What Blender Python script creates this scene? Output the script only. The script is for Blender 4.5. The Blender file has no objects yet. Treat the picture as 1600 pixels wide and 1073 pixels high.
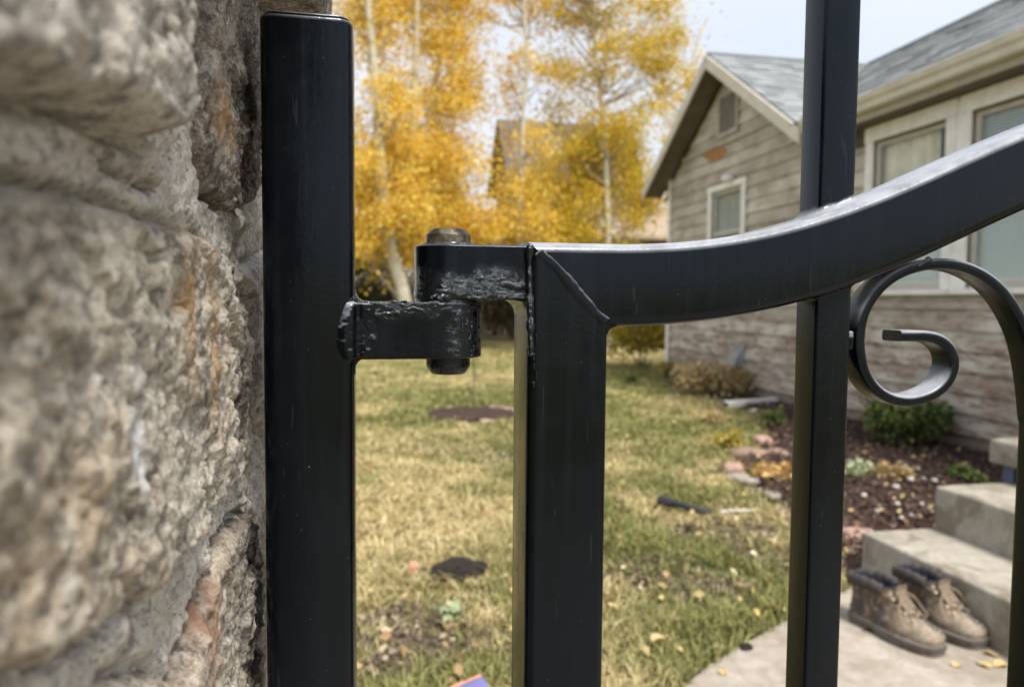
import bpy, bmesh, math, random
import numpy as np
from mathutils import Vector, Matrix

random.seed(7)
rng = np.random.default_rng(11)
C = bpy.context.scene.collection
S = bpy.context.scene

# ------------------------------------------------------------------ camera
EYE = 1.10                     # camera height above the path
YAW, PITCH, ROLL = 10.9, 3.27, 0.45
FPX = 1155.0                   # focal length in pixels of the 1600 px wide photograph
R3 = (Matrix.Rotation(math.radians(-YAW), 3, 'Z') @ Matrix.Rotation(math.radians(90 - PITCH), 3, 'X')
      @ Matrix.Rotation(math.radians(ROLL), 3, 'Z'))
cam = bpy.data.objects.new('camera', bpy.data.cameras.new('camera'))
C.objects.link(cam)
cam.matrix_world = Matrix.Translation((0, 0, EYE)) @ R3.to_4x4()
cam.data.sensor_width = 36.0
cam.data.lens = 36.0 * FPX / 1600
cam.data.clip_start = 0.005
cam.data.clip_end = 600
cam.data.dof.use_dof = True
cam.data.dof.focus_distance = 0.445
cam.data.dof.aperture_fstop = 8.5
S.camera = cam

# ------------------------------------------------------------------ world, sun, exposure
SUN_EL, SUN_AZ = 55.0, 165.0   # azimuth measured clockwise from +Y: behind the camera, to its right
w = bpy.data.worlds.new('World'); S.world = w; w.use_nodes = True
wn, wl = w.node_tree.nodes, w.node_tree.links
for n in list(wn): wn.remove(n)
out = wn.new('ShaderNodeOutputWorld'); bg = wn.new('ShaderNodeBackground')
sky = wn.new('ShaderNodeTexSky'); sky.sky_type = 'NISHITA'; sky.sun_disc = False
sky.sun_elevation = math.radians(SUN_EL); sky.sun_rotation = math.radians(SUN_AZ)
sky.air_density = 1.0; sky.dust_density = 0.6; sky.ozone_density = 1.2
tc = wn.new('ShaderNodeTexCoord'); mp = wn.new('ShaderNodeMapping'); mp.inputs['Scale'].default_value = (1, 1, 2.4)
nz = wn.new('ShaderNodeTexNoise'); nz.inputs['Scale'].default_value = 2.1; nz.inputs['Detail'].default_value = 8
nz.inputs['Roughness'].default_value = 0.55; nz.inputs['Distortion'].default_value = 0.4
cr = wn.new('ShaderNodeValToRGB'); cr.color_ramp.elements[0].position = 0.30; cr.color_ramp.elements[1].position = 0.62
cr.color_ramp.elements[0].color = (0.68, 0.68, 0.68, 1); cr.color_ramp.elements[1].color = (1, 1, 1, 1)
mx = wn.new('ShaderNodeMix'); mx.data_type = 'RGBA'; mx.clamp_factor = True
mx.inputs['B'].default_value = (3.85, 4.02, 4.40, 1)
wl.new(tc.outputs['Generated'], mp.inputs['Vector']); wl.new(mp.outputs['Vector'], nz.inputs['Vector'])
wl.new(nz.outputs['Fac'], cr.inputs['Fac']); wl.new(cr.outputs['Color'], mx.inputs['Factor'])
wl.new(sky.outputs['Color'], mx.inputs['A']); wl.new(mx.outputs['Result'], bg.inputs['Color'])
bg.inputs['Strength'].default_value = 0.10
wl.new(bg.outputs['Background'], out.inputs['Surface'])
sun = bpy.data.objects.new('sun', bpy.data.lights.new('sun', 'SUN')); C.objects.link(sun)
sun.data.energy = 2.8; sun.data.angle = math.radians(17); sun.data.color = (1.0, 0.95, 0.88)
_a, _e = math.radians(SUN_AZ), math.radians(SUN_EL)
sdir = Vector((math.sin(_a) * math.cos(_e), math.cos(_a) * math.cos(_e), math.sin(_e)))
sun.rotation_euler = sdir.to_track_quat('Z', 'Y').to_euler()
sun.location = (3, -5, 9)
S.view_settings.view_transform = 'Standard'; S.view_settings.look = 'None'
S.view_settings.gamma = 1.0; S.view_settings.use_curve_mapping = False
S.view_settings.exposure = 1.25
S.cycles.use_denoising = True
S.cycles.max_bounces = 8; S.cycles.transparent_max_bounces = 16

# ------------------------------------------------------------------ points from the survey of the photograph
def ray(px, py):
    d = R3 @ Vector(((px - 800) / FPX, -(py - 536.5) / FPX, -1.0))
    return d
def on_x(px, py, X):
    d = ray(px, py); t = X / d.x
    return Vector((X, d.y * t, EYE + d.z * t))
def on_y(px, py, Y):
    d = ray(px, py); t = Y / d.y
    return Vector((d.x * t, Y, EYE + d.z * t))
def on_z(px, py, Z=0.0):
    d = ray(px, py); t = (Z - EYE) / d.z
    return Vector((d.x * t, d.y * t, Z))

# ------------------------------------------------------------------ numpy noise
def _h(ix, iy, iz, seed):
    with np.errstate(over='ignore'):
        n = (ix.astype(np.int64) * 374761393 + iy.astype(np.int64) * 668265263 + iz.astype(np.int64) * 2147483647 + seed * 974634777) & 0xffffffff
        n = ((n ^ (n >> 13)) * 1274126177) & 0xffffffff
        n = ((n ^ (n >> 16)) * 2246822519) & 0xffffffff
        n = n ^ (n >> 15)
    return (n & 0xffffff) / float(0xffffff)
def vnoise(x, y, z, seed=0):
    x, y, z = np.broadcast_arrays(np.asarray(x, float), np.asarray(y, float), np.asarray(z, float))
    ix, iy, iz = np.floor(x), np.floor(y), np.floor(z)
    fx, fy, fz = x - ix, y - iy, z - iz
    u, v, t = [f * f * f * (f * (f * 6 - 15) + 10) for f in (fx, fy, fz)]
    r = 0
    for a in (0, 1):
        for b in (0, 1):
            for c in (0, 1):
                wgt = (u if a else 1 - u) * (v if b else 1 - v) * (t if c else 1 - t)
                r = r + wgt * _h(ix + a, iy + b, iz + c, seed)
    return r * 2 - 1
def fbm(x, y, z=0.0, octv=4, seed=0, gain=0.5):
    r, a, f, s = 0, 1.0, 1.0, 0
    for o in range(octv):
        r = r + a * vnoise(np.asarray(x) * f + 17.3 * o, np.asarray(y) * f - 9.1 * o, np.asarray(z) * f + 3.7 * o, seed + o)
        s += a; a *= gain; f *= 2.03
    return r / s
def facets(x, y, cell, seed, tilt=0.35):
    """broken-stone relief: every cell of a jittered grid is a tilted flat at its own level"""
    X, Y = np.asarray(x, float) / cell, np.asarray(y, float) / cell; ix, iy = np.floor(X), np.floor(Y)
    best, h = np.full(X.shape, 1e9), np.zeros(X.shape); z0 = np.zeros(X.shape)
    for a in (-1, 0, 1):
        for b in (-1, 0, 1):
            cx, cy = ix + a, iy + b; px, py = cx + _h(cx, cy, z0, seed), cy + _h(cx, cy, z0 + 1, seed)
            d = (X - px) ** 2 + (Y - py) ** 2; m_ = d < best
            hv = (_h(cx, cy, z0 + 2, seed) - 0.5) + tilt * ((_h(cx, cy, z0 + 3, seed) - 0.5) * 2 * (X - px) + (_h(cx, cy, z0 + 4, seed) - 0.5) * 2 * (Y - py)) * 2
            h = np.where(m_, hv, h); best = np.where(m_, d, best)
    return h
def sstep(a, b, x):
    t = np.clip((x - a) / (b - a), 0, 1)
    return t * t * (3 - 2 * t)

# ------------------------------------------------------------------ mesh building
def tag(o, label=None, cat=None, group=None, kind=None):
    if label: o['label'] = label
    if cat: o['category'] = cat
    if group: o['group'] = group
    if kind: o['kind'] = kind
    return o
def thing(name, loc, label, cat, group=None):
    o = bpy.data.objects.new(name, None); C.objects.link(o)
    o.location = loc; o.empty_display_size = 0.05
    return tag(o, label, cat, group)
def wloc(p):
    v = Vector((0, 0, 0))
    while p is not None:
        v += p.location; p = p.parent
    return v

class MB:
    """collects world-space shapes and links them as one mesh"""
    def __init__(s): s.v, s.f, s.n, s.att = [], [], 0, {}
    def add(s, v, f):
        v = np.asarray(v, float).reshape(-1, 3)
        s.v.append(v); n = s.n
        s.f.extend([tuple(int(i) + n for i in q) for q in f]); s.n += len(v)
        return s
    def box(s, a, b, M=None):
        x0, y0, z0 = a; x1, y1, z1 = b
        v = np.array([(x, y, z) for x in (x0, x1) for y in (y0, y1) for z in (z0, z1)], float)
        f = [(0, 1, 3, 2), (4, 6, 7, 5), (0, 4, 5, 1), (2, 3, 7, 6), (0, 2, 6, 4), (1, 5, 7, 3)]
        if M is not None: v = np.array([M @ Vector(p) for p in v])
        return s.add(v, f)
    def sweep(s, path, prof, side=(0, 1, 0), caps=True, starts=None, ends=None, closed=False):
        """prof (u,v): u along the in-plane normal, v along side; starts/ends shift a ring along its tangent per profile point"""
        P = np.asarray(path, float); n = len(P); side = np.asarray(side, float)
        T = np.gradient(P, axis=0); T /= np.linalg.norm(T, axis=1)[:, None]
        N = np.cross(side[None, :], T); N /= np.linalg.norm(N, axis=1)[:, None]
        prof = np.asarray(prof, float); m = len(prof)
        V = P[:, None, :] + prof[None, :, 0, None] * N[:, None, :] + prof[None, :, 1, None] * side[None, None, :]
        if starts is not None: V[0] += np.asarray(starts)[:, None] * T[0][None, :]
        if ends is not None: V[-1] += np.asarray(ends)[:, None] * T[-1][None, :]
        F = [(i * m + j, i * m + (j + 1) % m, (i + 1) * m + (j + 1) % m, (i + 1) * m + j) for i in range(n - 1) for j in range(m)]
        if caps: F += [tuple(range(m - 1, -1, -1)), tuple(range((n - 1) * m, n * m))]
        return s.add(V.reshape(-1, 3), F)
    def tube(s, path, rad, sides=8, caps=True):
        P = np.asarray(path, float); n = len(P)
        if np.isscalar(rad): rad = [rad] * n
        T = np.gradient(P, axis=0); T /= (np.linalg.norm(T, axis=1)[:, None] + 1e-12)
        ref = np.array((0, 0, 1.0)) if abs(T[0][2]) < 0.9 else np.array((1.0, 0, 0))
        V = []
        A = np.cross(T[0], ref); A /= np.linalg.norm(A)
        for i in range(n):
            A = A - T[i] * np.dot(A, T[i]); A /= np.linalg.norm(A); B = np.cross(T[i], A)
            for k in range(sides):
                a = 2 * math.pi * k / sides
                V.append(P[i] + rad[i] * (math.cos(a) * A + math.sin(a) * B))
        F = [(i * sides + j, i * sides + (j + 1) % sides, (i + 1) * sides + (j + 1) % sides, (i + 1) * sides + j) for i in range(n - 1) for j in range(sides)]
        if caps: F += [tuple(range(sides - 1, -1, -1)), tuple(range((n - 1) * sides, n * sides))]
        return s.add(V, F)
    def lathe(s, c, prof, sides=24):
        """prof (r,z) about the vertical axis through c"""
        m = len(prof); V = []
        for r, z in prof:
            for k in range(sides):
                a = 2 * math.pi * k / sides
                V.append((c[0] + r * math.cos(a), c[1] + r * math.sin(a), c[2] + z))
        F = [(i * sides + j, i * sides + (j + 1) % sides, (i + 1) * sides + (j + 1) % sides, (i + 1) * sides + j) for i in range(m - 1) for j in range(sides)]
        F += [tuple(range(sides - 1, -1, -1)), tuple(range((m - 1) * sides, m * sides))]
        return s.add(V, F)
    def poly_prism(s, pts, z0, z1):
        n = len(pts)
        V = [(x, y, z0) for x, y in pts] + [(x, y, z1) for x, y in pts]
        F = [(i, (i + 1) % n, n + (i + 1) % n, n + i) for i in range(n)] + [tuple(range(n - 1, -1, -1)), tuple(range(n, 2 * n))]
        return s.add(V, F)
    def build(s, name, m, parent=None, smooth=None, bevel=0.0, seg=2, loc=None):
        V = np.concatenate(s.v) if s.v else np.zeros((0, 3))
        o0 = wloc(parent) if parent is not None else Vector(loc or (0, 0, 0))
        V = V - np.array(o0)
        me = bpy.data.meshes.new(name)
        me.from_pydata(V.tolist(), [], s.f); me.update()
        if bevel > 0 or True:
            bm = bmesh.new(); bm.from_mesh(me)
            bmesh.ops.recalc_face_normals(bm, faces=bm.faces) if len(bm.faces) < 60000 else None
            if bevel > 0:
                ed = [e for e in bm.edges if len(e.link_faces) == 2 and e.calc_face_angle(0) > 0.6]
                bmesh.ops.bevel(bm, geom=ed, offset=bevel, segments=seg, affect='EDGES', profile=0.5, clamp_overlap=True)
            bm.to_mesh(me); bm.free()
        if smooth is not None:
            me.polygons.foreach_set('use_smooth', [True] * len(me.polygons))
            if smooth < 179: me.set_sharp_from_angle(angle=math.radians(smooth))
        if m is not None and m.name.startswith('wrinkled') and 'crinkle' not in s.att: s.att['crinkle'] = np.ones(len(me.vertices))
        for k, a in s.att.items():
            at = me.attributes.new(k, 'FLOAT', 'POINT'); at.data.foreach_set('value', np.asarray(a, np.float32))
        if m is not None: me.materials.append(m)
        o = bpy.data.objects.new(name, me); C.objects.link(o)
        if parent is not None: o.parent = parent
        else: o.location = o0
        return o

def quick_mesh(name, V, F4, m, parent=None, loc=None, smooth=False, att=None):
    """large numpy meshes: V (n,3), F4 (k,4) or (k,3)"""
    o0 = wloc(parent) if parent is not None else Vector(loc or (0, 0, 0))
    V = np.asarray(V, np.float32) - np.array(o0, np.float32)
    F4 = np.asarray(F4, np.int32); k, q = F4.shape
    me = bpy.data.meshes.new(name)
    me.vertices.add(len(V)); me.vertices.foreach_set('co', V.ravel())
    me.loops.add(k * q); me.loops.foreach_set('vertex_index', F4.ravel())
    me.polygons.add(k); me.polygons.foreach_set('loop_start', np.arange(0, k * q, q, dtype=np.int32))
    me.polygons.foreach_set('use_smooth', np.full(k, smooth, dtype=bool))
    me.update(calc_edges=True)
    for kk, a in (att or {}).items():
        at = me.attributes.new(kk, 'FLOAT', 'POINT'); at.data.foreach_set('value', np.asarray(a, np.float32))
    if m is not None: me.materials.append(m)
    o = bpy.data.objects.new(name, me); C.objects.link(o)
    if parent is not None: o.parent = parent
    else: o.location = o0
    return o

def rrect(w_, h_, r, k=4):
    pts = []
    for cx, cy, a0 in ((w_ / 2 - r, h_ / 2 - r, 0), (-w_ / 2 + r, h_ / 2 - r, 90), (-w_ / 2 + r, -h_ / 2 + r, 180), (w_ / 2 - r, -h_ / 2 + r, 270)):
        for i in range(k + 1):
            a = math.radians(a0 + 90 * i / k)
            pts.append((cx + r * math.cos(a), cy + r * math.sin(a)))
    return pts
def spline(pts, n):
    """Catmull-Rom through pts, n samples by arc length"""
    P = np.asarray(pts, float)
    Q = np.vstack([2 * P[0] - P[1], P, 2 * P[-1] - P[-2]])
    out_ = []
    for i in range(len(P) - 1):
        for t in np.linspace(0, 1, 24, endpoint=False):
            a, b, c, d = Q[i], Q[i + 1], Q[i + 2], Q[i + 3]
            out_.append(0.5 * ((2 * b) + (-a + c) * t + (2 * a - 5 * b + 4 * c - d) * t * t + (-a + 3 * b - 3 * c + d) * t ** 3))
    out_.append(P[-1]); out_ = np.array(out_)
    L = np.concatenate([[0], np.cumsum(np.linalg.norm(np.diff(out_, axis=0), axis=1))])
    tt = np.linspace(0, L[-1], n)
    return np.stack([np.interp(tt, L, out_[:, k]) for k in range(P.shape[1])], 1)

# ------------------------------------------------------------------ materials
class G:
    def __init__(s, name):
        s.m = bpy.data.materials.new(name); s.m.use_nodes = True
        s.n, s.l = s.m.node_tree.nodes, s.m.node_tree.links
        s.b = s.n['Principled BSDF']; s.out = s.n['Material Output']
        s._tc = None
    def set(s, **k):
        for a, v in k.items():
            i = s.b.inputs[a.replace('_', ' ')]
            if hasattr(v, 'is_output'): s.l.new(v, i)
            else: i.default_value = (*v, 1) if isinstance(v, tuple) and len(v) == 3 else v
        return s
    def put(s, v, i):
        if hasattr(v, 'is_output'): s.l.new(v, i)
        else: i.default_value = (*v, 1) if isinstance(v, tuple) and len(v) == 3 and len(i.default_value) == 4 else v
    def co(s, which='Object', scale=(1, 1, 1), off=(0, 0, 0)):
        if s._tc is None: s._tc = s.n.new('ShaderNodeTexCoord')
        m = s.n.new('ShaderNodeMapping'); m.inputs['Scale'].default_value = scale; m.inputs['Location'].default_value = off
        s.l.new(s._tc.outputs[which], m.inputs['Vector']); return m.outputs['Vector']
    def noise(s, scale, det=4, rough=0.55, dist=0.0, co=None):
        t = s.n.new('ShaderNodeTexNoise'); t.inputs['Scale'].default_value = scale; t.inputs['Detail'].default_value = det
        t.inputs['Roughness'].default_value = rough; t.inputs['Distortion'].default_value = dist
        s.l.new(co if co is not None else s.co(), t.inputs['Vector']); return t.outputs['Fac']
    def voro(s, scale, feat='F1', outp='Distance', co=None, rnd=1.0):
        t = s.n.new('ShaderNodeTexVoronoi'); t.feature = feat; t.inputs['Scale'].default_value = scale
        t.inputs['Randomness'].default_value = rnd
        s.l.new(co if co is not None else s.co(), t.inputs['Vector']); return t.outputs[outp]
    def ramp(s, f, stops):
        r = s.n.new('ShaderNodeValToRGB'); e = r.color_ramp.elements
        while len(e) < len(stops): e.new(0.5)
        for i, (p, c) in enumerate(stops):
            e[i].position = p
            e[i].color = (c, c, c, 1) if not isinstance(c, tuple) else (*c, 1)
        s.l.new(f, r.inputs['Fac']); return r.outputs['Color']
    def mix(s, f, a, b, mode='MIX'):
        m = s.n.new('ShaderNodeMix'); m.data_type = 'RGBA'; m.blend_type = mode
        s.put(f, m.inputs['Factor']); s.put(a, m.inputs['A']); s.put(b, m.inputs['B']); return m.outputs['Result']
    def math(s, op, a, b=0.0, clamp=False):
        m = s.n.new('ShaderNodeMath'); m.operation = op; m.use_clamp = clamp
        s.put(a, m.inputs[0]); s.put(b, m.inputs[1]); return m.outputs[0]
    def bump(s, h, strength=0.3, dist=0.001, prev=None):
        b = s.n.new('ShaderNodeBump'); b.inputs['Strength'].default_value = strength; b.inputs['Distance'].default_value = dist
        s.l.new(h, b.inputs['Height'])
        if prev is not None: s.l.new(prev, b.inputs['Normal'])
        return b.outputs['Normal']
    def attr(s, name):
        a = s.n.new('ShaderNodeAttribute'); a.attribute_name = name; return a.outputs['Fac']
    def island(s):
        return s.n.new('ShaderNodeNewGeometry').outputs['Random Per Island']
    def orand(s):
        return s.n.new('ShaderNodeObjectInfo').outputs['Random']
    def sep(s, co=None):
        t = s.n.new('ShaderNodeSeparateXYZ'); s.l.new(co if co is not None else s.co(), t.inputs[0]); return t.outputs

def simple(name, col, rough=0.7, var=0.25, scale=12.0, bump=0.2, bdist=0.002, metal=0.0, spec=0.4):
    g = G(name); f = g.noise(scale, 5, 0.6)
    lo = tuple(c * (1 - var) for c in col); hi = tuple(min(1, c * (1 + var)) for c in col)
    g.set(Base_Color=g.ramp(f, [(0.3, lo), (0.7, hi)]), Roughness=rough, Metallic=metal, Specular_IOR_Level=spec)
    if bump: g.set(Normal=g.bump(g.noise(scale * 6, 4, 0.65), bump, bdist))
    return g.m

def leaf_mat(name, stops, trans=0.35, rough=0.55):
    g = G(name)
    col = g.ramp(g.island(), stops)
    g.set(Base_Color=col, Roughness=rough, Specular_IOR_Level=0.3)
    t = g.n.new('ShaderNodeBsdfTranslucent'); g.l.new(col, t.inputs['Color'])
    mxs = g.n.new('ShaderNodeMixShader'); mxs.inputs[0].default_value = trans
    g.l.new(g.b.outputs[0], mxs.inputs[1]); g.l.new(t.outputs[0], mxs.inputs[2]); g.l.new(mxs.outputs[0], g.out.inputs['Surface'])
    return g.m

def paint(name, wet=False):
    g = G(name)
    # dust: fine pale specks and a chalky film
    def specks(scale, size, keep, off):
        c = g.co(scale=(1, 1, 0.7), off=off)
        d = g.voro(scale, co=c); rnd = g.sep(g.voro(scale, outp='Color', co=c))[0]
        return g.math('MULTIPLY', g.math('LESS_THAN', d, size), g.math('GREATER_THAN', rnd, keep))
    speck = g.math('MAXIMUM', specks(150, 0.055, 0.968, (0, 0, 0)), g.math('MULTIPLY', specks(420, 0.13, 0.965, (3, 1, 2)), 0.30))
    film = g.ramp(g.noise(7, 6, 0.6), [(0.35, 0.0), (0.75, 1.0)])
    streak = g.ramp(g.noise(3, 5, 0.6, co=g.co(scale=(40, 40, 1.3))), [(0.50, 0.0), (0.80, 1.0)])
    base = g.mix(film, (0.0012, 0.0017, 0.0030), (0.0024, 0.0034, 0.0054))
    base = g.mix(g.math('MULTIPLY', streak, 0.5), base, (0.0065, 0.0075, 0.010))
    base = g.mix(g.math('MULTIPLY', speck, g.ramp(g.noise(24, 3, 0.6), [(0.40, 0.05), (0.62, 0.6)])), base, (0.26, 0.255, 0.24))
    hair = g.ramp(g.noise(55, 2, 0.4, co=g.co(scale=(6, 6, 0.55), off=(4, 2, 6))), [(0.715, 0.0), (0.74, 1.0)])
    base = g.mix(g.math('MULTIPLY', hair, 0.045), base, (0.16, 0.16, 0.165))
    peel = g.noise(340, 3, 0.5)
    brush = g.noise(90, 4, 0.6, co=g.co(scale=(1, 1, 0.06)))
    n2 = g.bump(brush, 0.22, 0.0006, g.bump(peel, 0.15, 0.0006))
    rough = g.math('ADD', g.ramp(g.noise(40, 5, 0.6), [(0.35, 0.13), (0.7, 0.30)]), g.math('MULTIPLY', streak, 0.14))
    if wet:
        k = g.attr('crinkle')
        wr = g.ramp(g.noise(140, 6, 0.62, 2.6), [(0.46, 0.0), (0.50, 1.0), (0.56, 0.15), (0.64, 0.6)])
        fine = g.noise(620, 4, 0.7)
        hgt = g.math('MULTIPLY', g.math('ADD', wr, g.math('MULTIPLY', fine, 0.10)), k)
        n2 = g.bump(hgt, 0.36, 0.0011, n2)
        rough = g.math('SUBTRACT', rough, g.math('MULTIPLY', k, 0.20), True)
        base = g.mix(g.math('MULTIPLY', k, 0.7), base, (0.0022, 0.0022, 0.0025))
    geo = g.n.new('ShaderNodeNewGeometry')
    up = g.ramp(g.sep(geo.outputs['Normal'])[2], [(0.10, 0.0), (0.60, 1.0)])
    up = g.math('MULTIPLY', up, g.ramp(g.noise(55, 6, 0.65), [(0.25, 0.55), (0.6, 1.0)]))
    base = g.mix(g.math('MULTIPLY', up, 0.85 if not wet else 0.12), base, (0.36, 0.375, 0.41))  # sky reflection painted as a pale tone on faces pointing up
    g.set(Base_Color=base, Roughness=rough, Normal=n2, Specular_IOR_Level=0.26 if not wet else g.math('ADD', 0.2, g.math('MULTIPLY', g.attr('crinkle'), 0.35)), IOR=1.5, Specular_Tint=(0.80, 0.92, 1.0))
    return g.m
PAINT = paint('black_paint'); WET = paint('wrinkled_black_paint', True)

def worn_pin():
    g = G('worn_pin_metal')
    f = g.noise(120, 6, 0.7)
    g.set(Base_Color=g.ramp(f, [(0.35, (0.022, 0.020, 0.017)), (0.55, (0.085, 0.070, 0.050)), (0.75, (0.24, 0.215, 0.18))]),
          Roughness=g.ramp(f, [(0.3, 0.35), (0.7, 0.6)]), Metallic=0.65, Normal=g.bump(f, 0.5, 0.0008))
    return g.m
PIN = worn_pin()

def stone_mat(name, lo, mid, hi, dark=(0.03, 0.028, 0.026), rustc=(0.42, 0.26, 0.12)):
    g = G(name)
    big = g.noise(11, 6, 0.62, 0.3); med = g.noise(60, 6, 0.72, 0.2); fin = g.noise(230, 5, 0.7); grn = g.noise(560, 4, 0.75)
    f = g.math('ADD', g.math('MULTIPLY', big, 0.34), g.math('ADD', g.math('MULTIPLY', med, 0.33), g.math('MULTIPLY', fin, 0.33)))
    col = g.ramp(f, [(0.41, lo), (0.49, mid), (0.57, hi)])
    col = g.mix(g.ramp(grn, [(0.38, 0.45), (0.45, 0.0)]), col, dark); col = g.mix(g.ramp(grn, [(0.56, 0.0), (0.64, 0.6)]), col, (0.66, 0.63, 0.57))
    ochre = g.ramp(g.noise(17, 5, 0.6, 0.5, co=g.co(off=(3, 1, 2))), [(0.52, 0.0), (0.72, 1.0)])
    col = g.mix(g.math('MULTIPLY', ochre, 0.45), col, (0.42, 0.31, 0.19))
    lich = g.ramp(g.noise(95, 5, 0.7, 0.5, co=g.co(off=(7, 4, 1))), [(0.54, 0.0), (0.62, 1.0)])
    col = g.mix(g.math('MULTIPLY', lich, 0.6), col, (0.60, 0.57, 0.51))
    spot = g.ramp(g.noise(105, 6, 0.75, 0.3, co=g.co(off=(1, 9, 5))), [(0.52, 0.0), (0.60, 1.0)])
    col = g.mix(g.math('MULTIPLY', spot, 0.6), col, dark)
    col = g.mix(g.math('MULTIPLY', g.attr('rust'), g.ramp(g.noise(60, 5, 0.7, co=g.co(scale=(1, 1, 0.4))), [(0.36, 0.1), (0.58, 1.0)])), col, rustc)
    col = g.mix(g.math('MULTIPLY', g.attr('patina_shade'), g.ramp(g.noise(55, 5, 0.7), [(0.33, 0.25), (0.6, 1.0)])), col, dark)
    col = g.mix(g.math('MULTIPLY', g.attr('chalk'), g.ramp(med, [(0.4, 0.2), (0.6, 1.0)])), col, (0.66, 0.66, 0.68))
    n = g.bump(med, 0.35, 0.005); n = g.bump(fin, 0.8, 0.0024, n); n = g.bump(grn, 0.9, 0.0010, n)
    g.set(Base_Color=col, Roughness=0.88, Specular_IOR_Level=0.25, Normal=n)
    return g.m
ST_BEIGE = stone_mat('beige_stone', (0.25, 0.215, 0.165), (0.50, 0.445, 0.36), (0.70, 0.64, 0.535))
ST_GREY = stone_mat('grey_stone', (0.24, 0.215, 0.18), (0.47, 0.43, 0.37), (0.67, 0.625, 0.55))
ST_BROWN = stone_mat('brown_stone', (0.085, 0.070, 0.057), (0.22, 0.188, 0.155), (0.42, 0.37, 0.31), dark=(0.016, 0.014, 0.013))
ST_TAN = stone_mat('tan_stone', (0.20, 0.155, 0.115), (0.41, 0.35, 0.28), (0.58, 0.52, 0.43), dark=(0.02, 0.019, 0.019), rustc=(0.32, 0.17, 0.10))
def mortar_mat():
    g = G('mortar')
    a = g.noise(30, 6, 0.65); b = g.noise(300, 5, 0.7); c = g.voro(260)
    col = g.ramp(g.math('ADD', g.math('MULTIPLY', a, 0.6), g.math('MULTIPLY', b, 0.4)), [(0.33, (0.34, 0.31, 0.26)), (0.50, (0.54, 0.505, 0.44)), (0.62, (0.68, 0.645, 0.575))])
    col = g.mix(g.ramp(g.noise(120, 5, 0.75), [(0.54, 0.0), (0.62, 0.7)]), col, (0.12, 0.105, 0.09)); col = g.mix(g.ramp(g.noise(480, 3, 0.7), [(0.56, 0.0), (0.63, 0.6)]), col, (0.66, 0.62, 0.55)); col = g.mix(g.ramp(g.noise(400, 3, 0.7, co=g.co(off=(5, 5, 5))), [(0.57, 0.0), (0.63, 0.7)]), col, (0.10, 0.09, 0.08))
    n = g.bump(c, 0.7, 0.0014); n = g.bump(b, 0.9, 0.0016, n); n = g.bump(a, 0.4, 0.004, n)
    g.set(Base_Color=col, Roughness=0.95, Specular_IOR_Level=0.15, Normal=n); return g.m
MORTAR = mortar_mat()

# ------------------------------------------------------------------ ground, path
def seg_in(px_, py_, poly):
    x, y = np.asarray(px_, float), np.asarray(py_, float); ins = np.zeros(x.shape, bool); n = len(poly)
    for i in range(n):
        (x0, y0), (x1, y1) = poly[i], poly[(i + 1) % n]
        c = ((y0 > y) != (y1 > y)); xx = (x1 - x0) * (y - y0) / (y1 - y0 + 1e-12) + x0
        ins ^= c & (x < xx)
    return ins
def sdist(x, y, poly):
    x, y = np.asarray(x, float), np.asarray(y, float); d = np.full(x.shape, 1e9); n = len(poly)
    for i in range(n):
        (x0, y0), (x1, y1) = poly[i], poly[(i + 1) % n]
        ex, ey = x1 - x0, y1 - y0; L = ex * ex + ey * ey + 1e-12
        t = np.clip(((x - x0) * ex + (y - y0) * ey) / L, 0, 1)
        d = np.minimum(d, np.hypot(x - x0 - t * ex, y - y0 - t * ey))
    return np.where(seg_in(x, y, poly), d, -d)

WALL_X = 4.374
PATH = [(-3.0, -3.0), (2.0, -3.0), (2.0, 2.62), (1.96, 2.60), (1.826, 2.517), (1.60, 2.40), (1.366, 2.26), (1.13, 2.12), (0.911, 1.97), (0.70, 1.77), (0.4, 1.40), (0.12, 0.9), (-0.02, 0.75), (-3.0, 0.75)]
BED = [(1.98, 2.62), (2.10, 2.85), (2.16, 3.3), (2.24, 3.9), (2.42, 4.45), (2.75, 4.85), (3.10, 5.25), (3.55, 6.1), (3.85, 7.0), (3.98, 8.2), (4.05, 9.5), (4.5, 9.8), (4.5, 2.3), (1.98, 2.3)]
def bedd(x, y): return sdist(x, y, BED) + 0.13 * fbm(np.asarray(x) * 2.2, np.asarray(y) * 2.2, 4, 4, 19)
RB = on_z(738, 646); RB = (RB.x, RB.y, 0.47)          # round planting bed: centre and radius
BARE = [(on_z(640, 985), 0.16, 0.18), (on_z(690, 1000), 0.16, 0.10), (on_z(1000, 890), 0.22, 0.16), (on_z(1080, 915), 0.22, 0.12), (on_z(1150, 830), 0.2, 0.15),
        (on_z(1210, 745), 0.25, 0.4), (on_z(600, 1040), 0.15, 0.07)]
def bare(x, y):
    b = 0.75 * sstep(0.16, 0.45, fbm(x * 1.7, y * 1.4, 3.1, 4, 5)) * (y < 5.5)
    wob = 1 + 0.7 * fbm(x * 7, y * 7, 1, 3, 6)
    for c, a, bb in BARE:
        d = (((x - c.x) / a) ** 2 + ((y - c.y) / bb) ** 2) * wob * 0.62
        b = np.maximum(b, 0.95 * np.exp(-d * 0.9))
    d = np.hypot(x - RB[0], y - RB[1]); b = np.maximum(b, sstep(RB[2] * 1.1, RB[2] * 0.9, d))
    b = np.maximum(b, sstep(-0.16, 0.0, bedd(x, y)))
    return b
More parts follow.
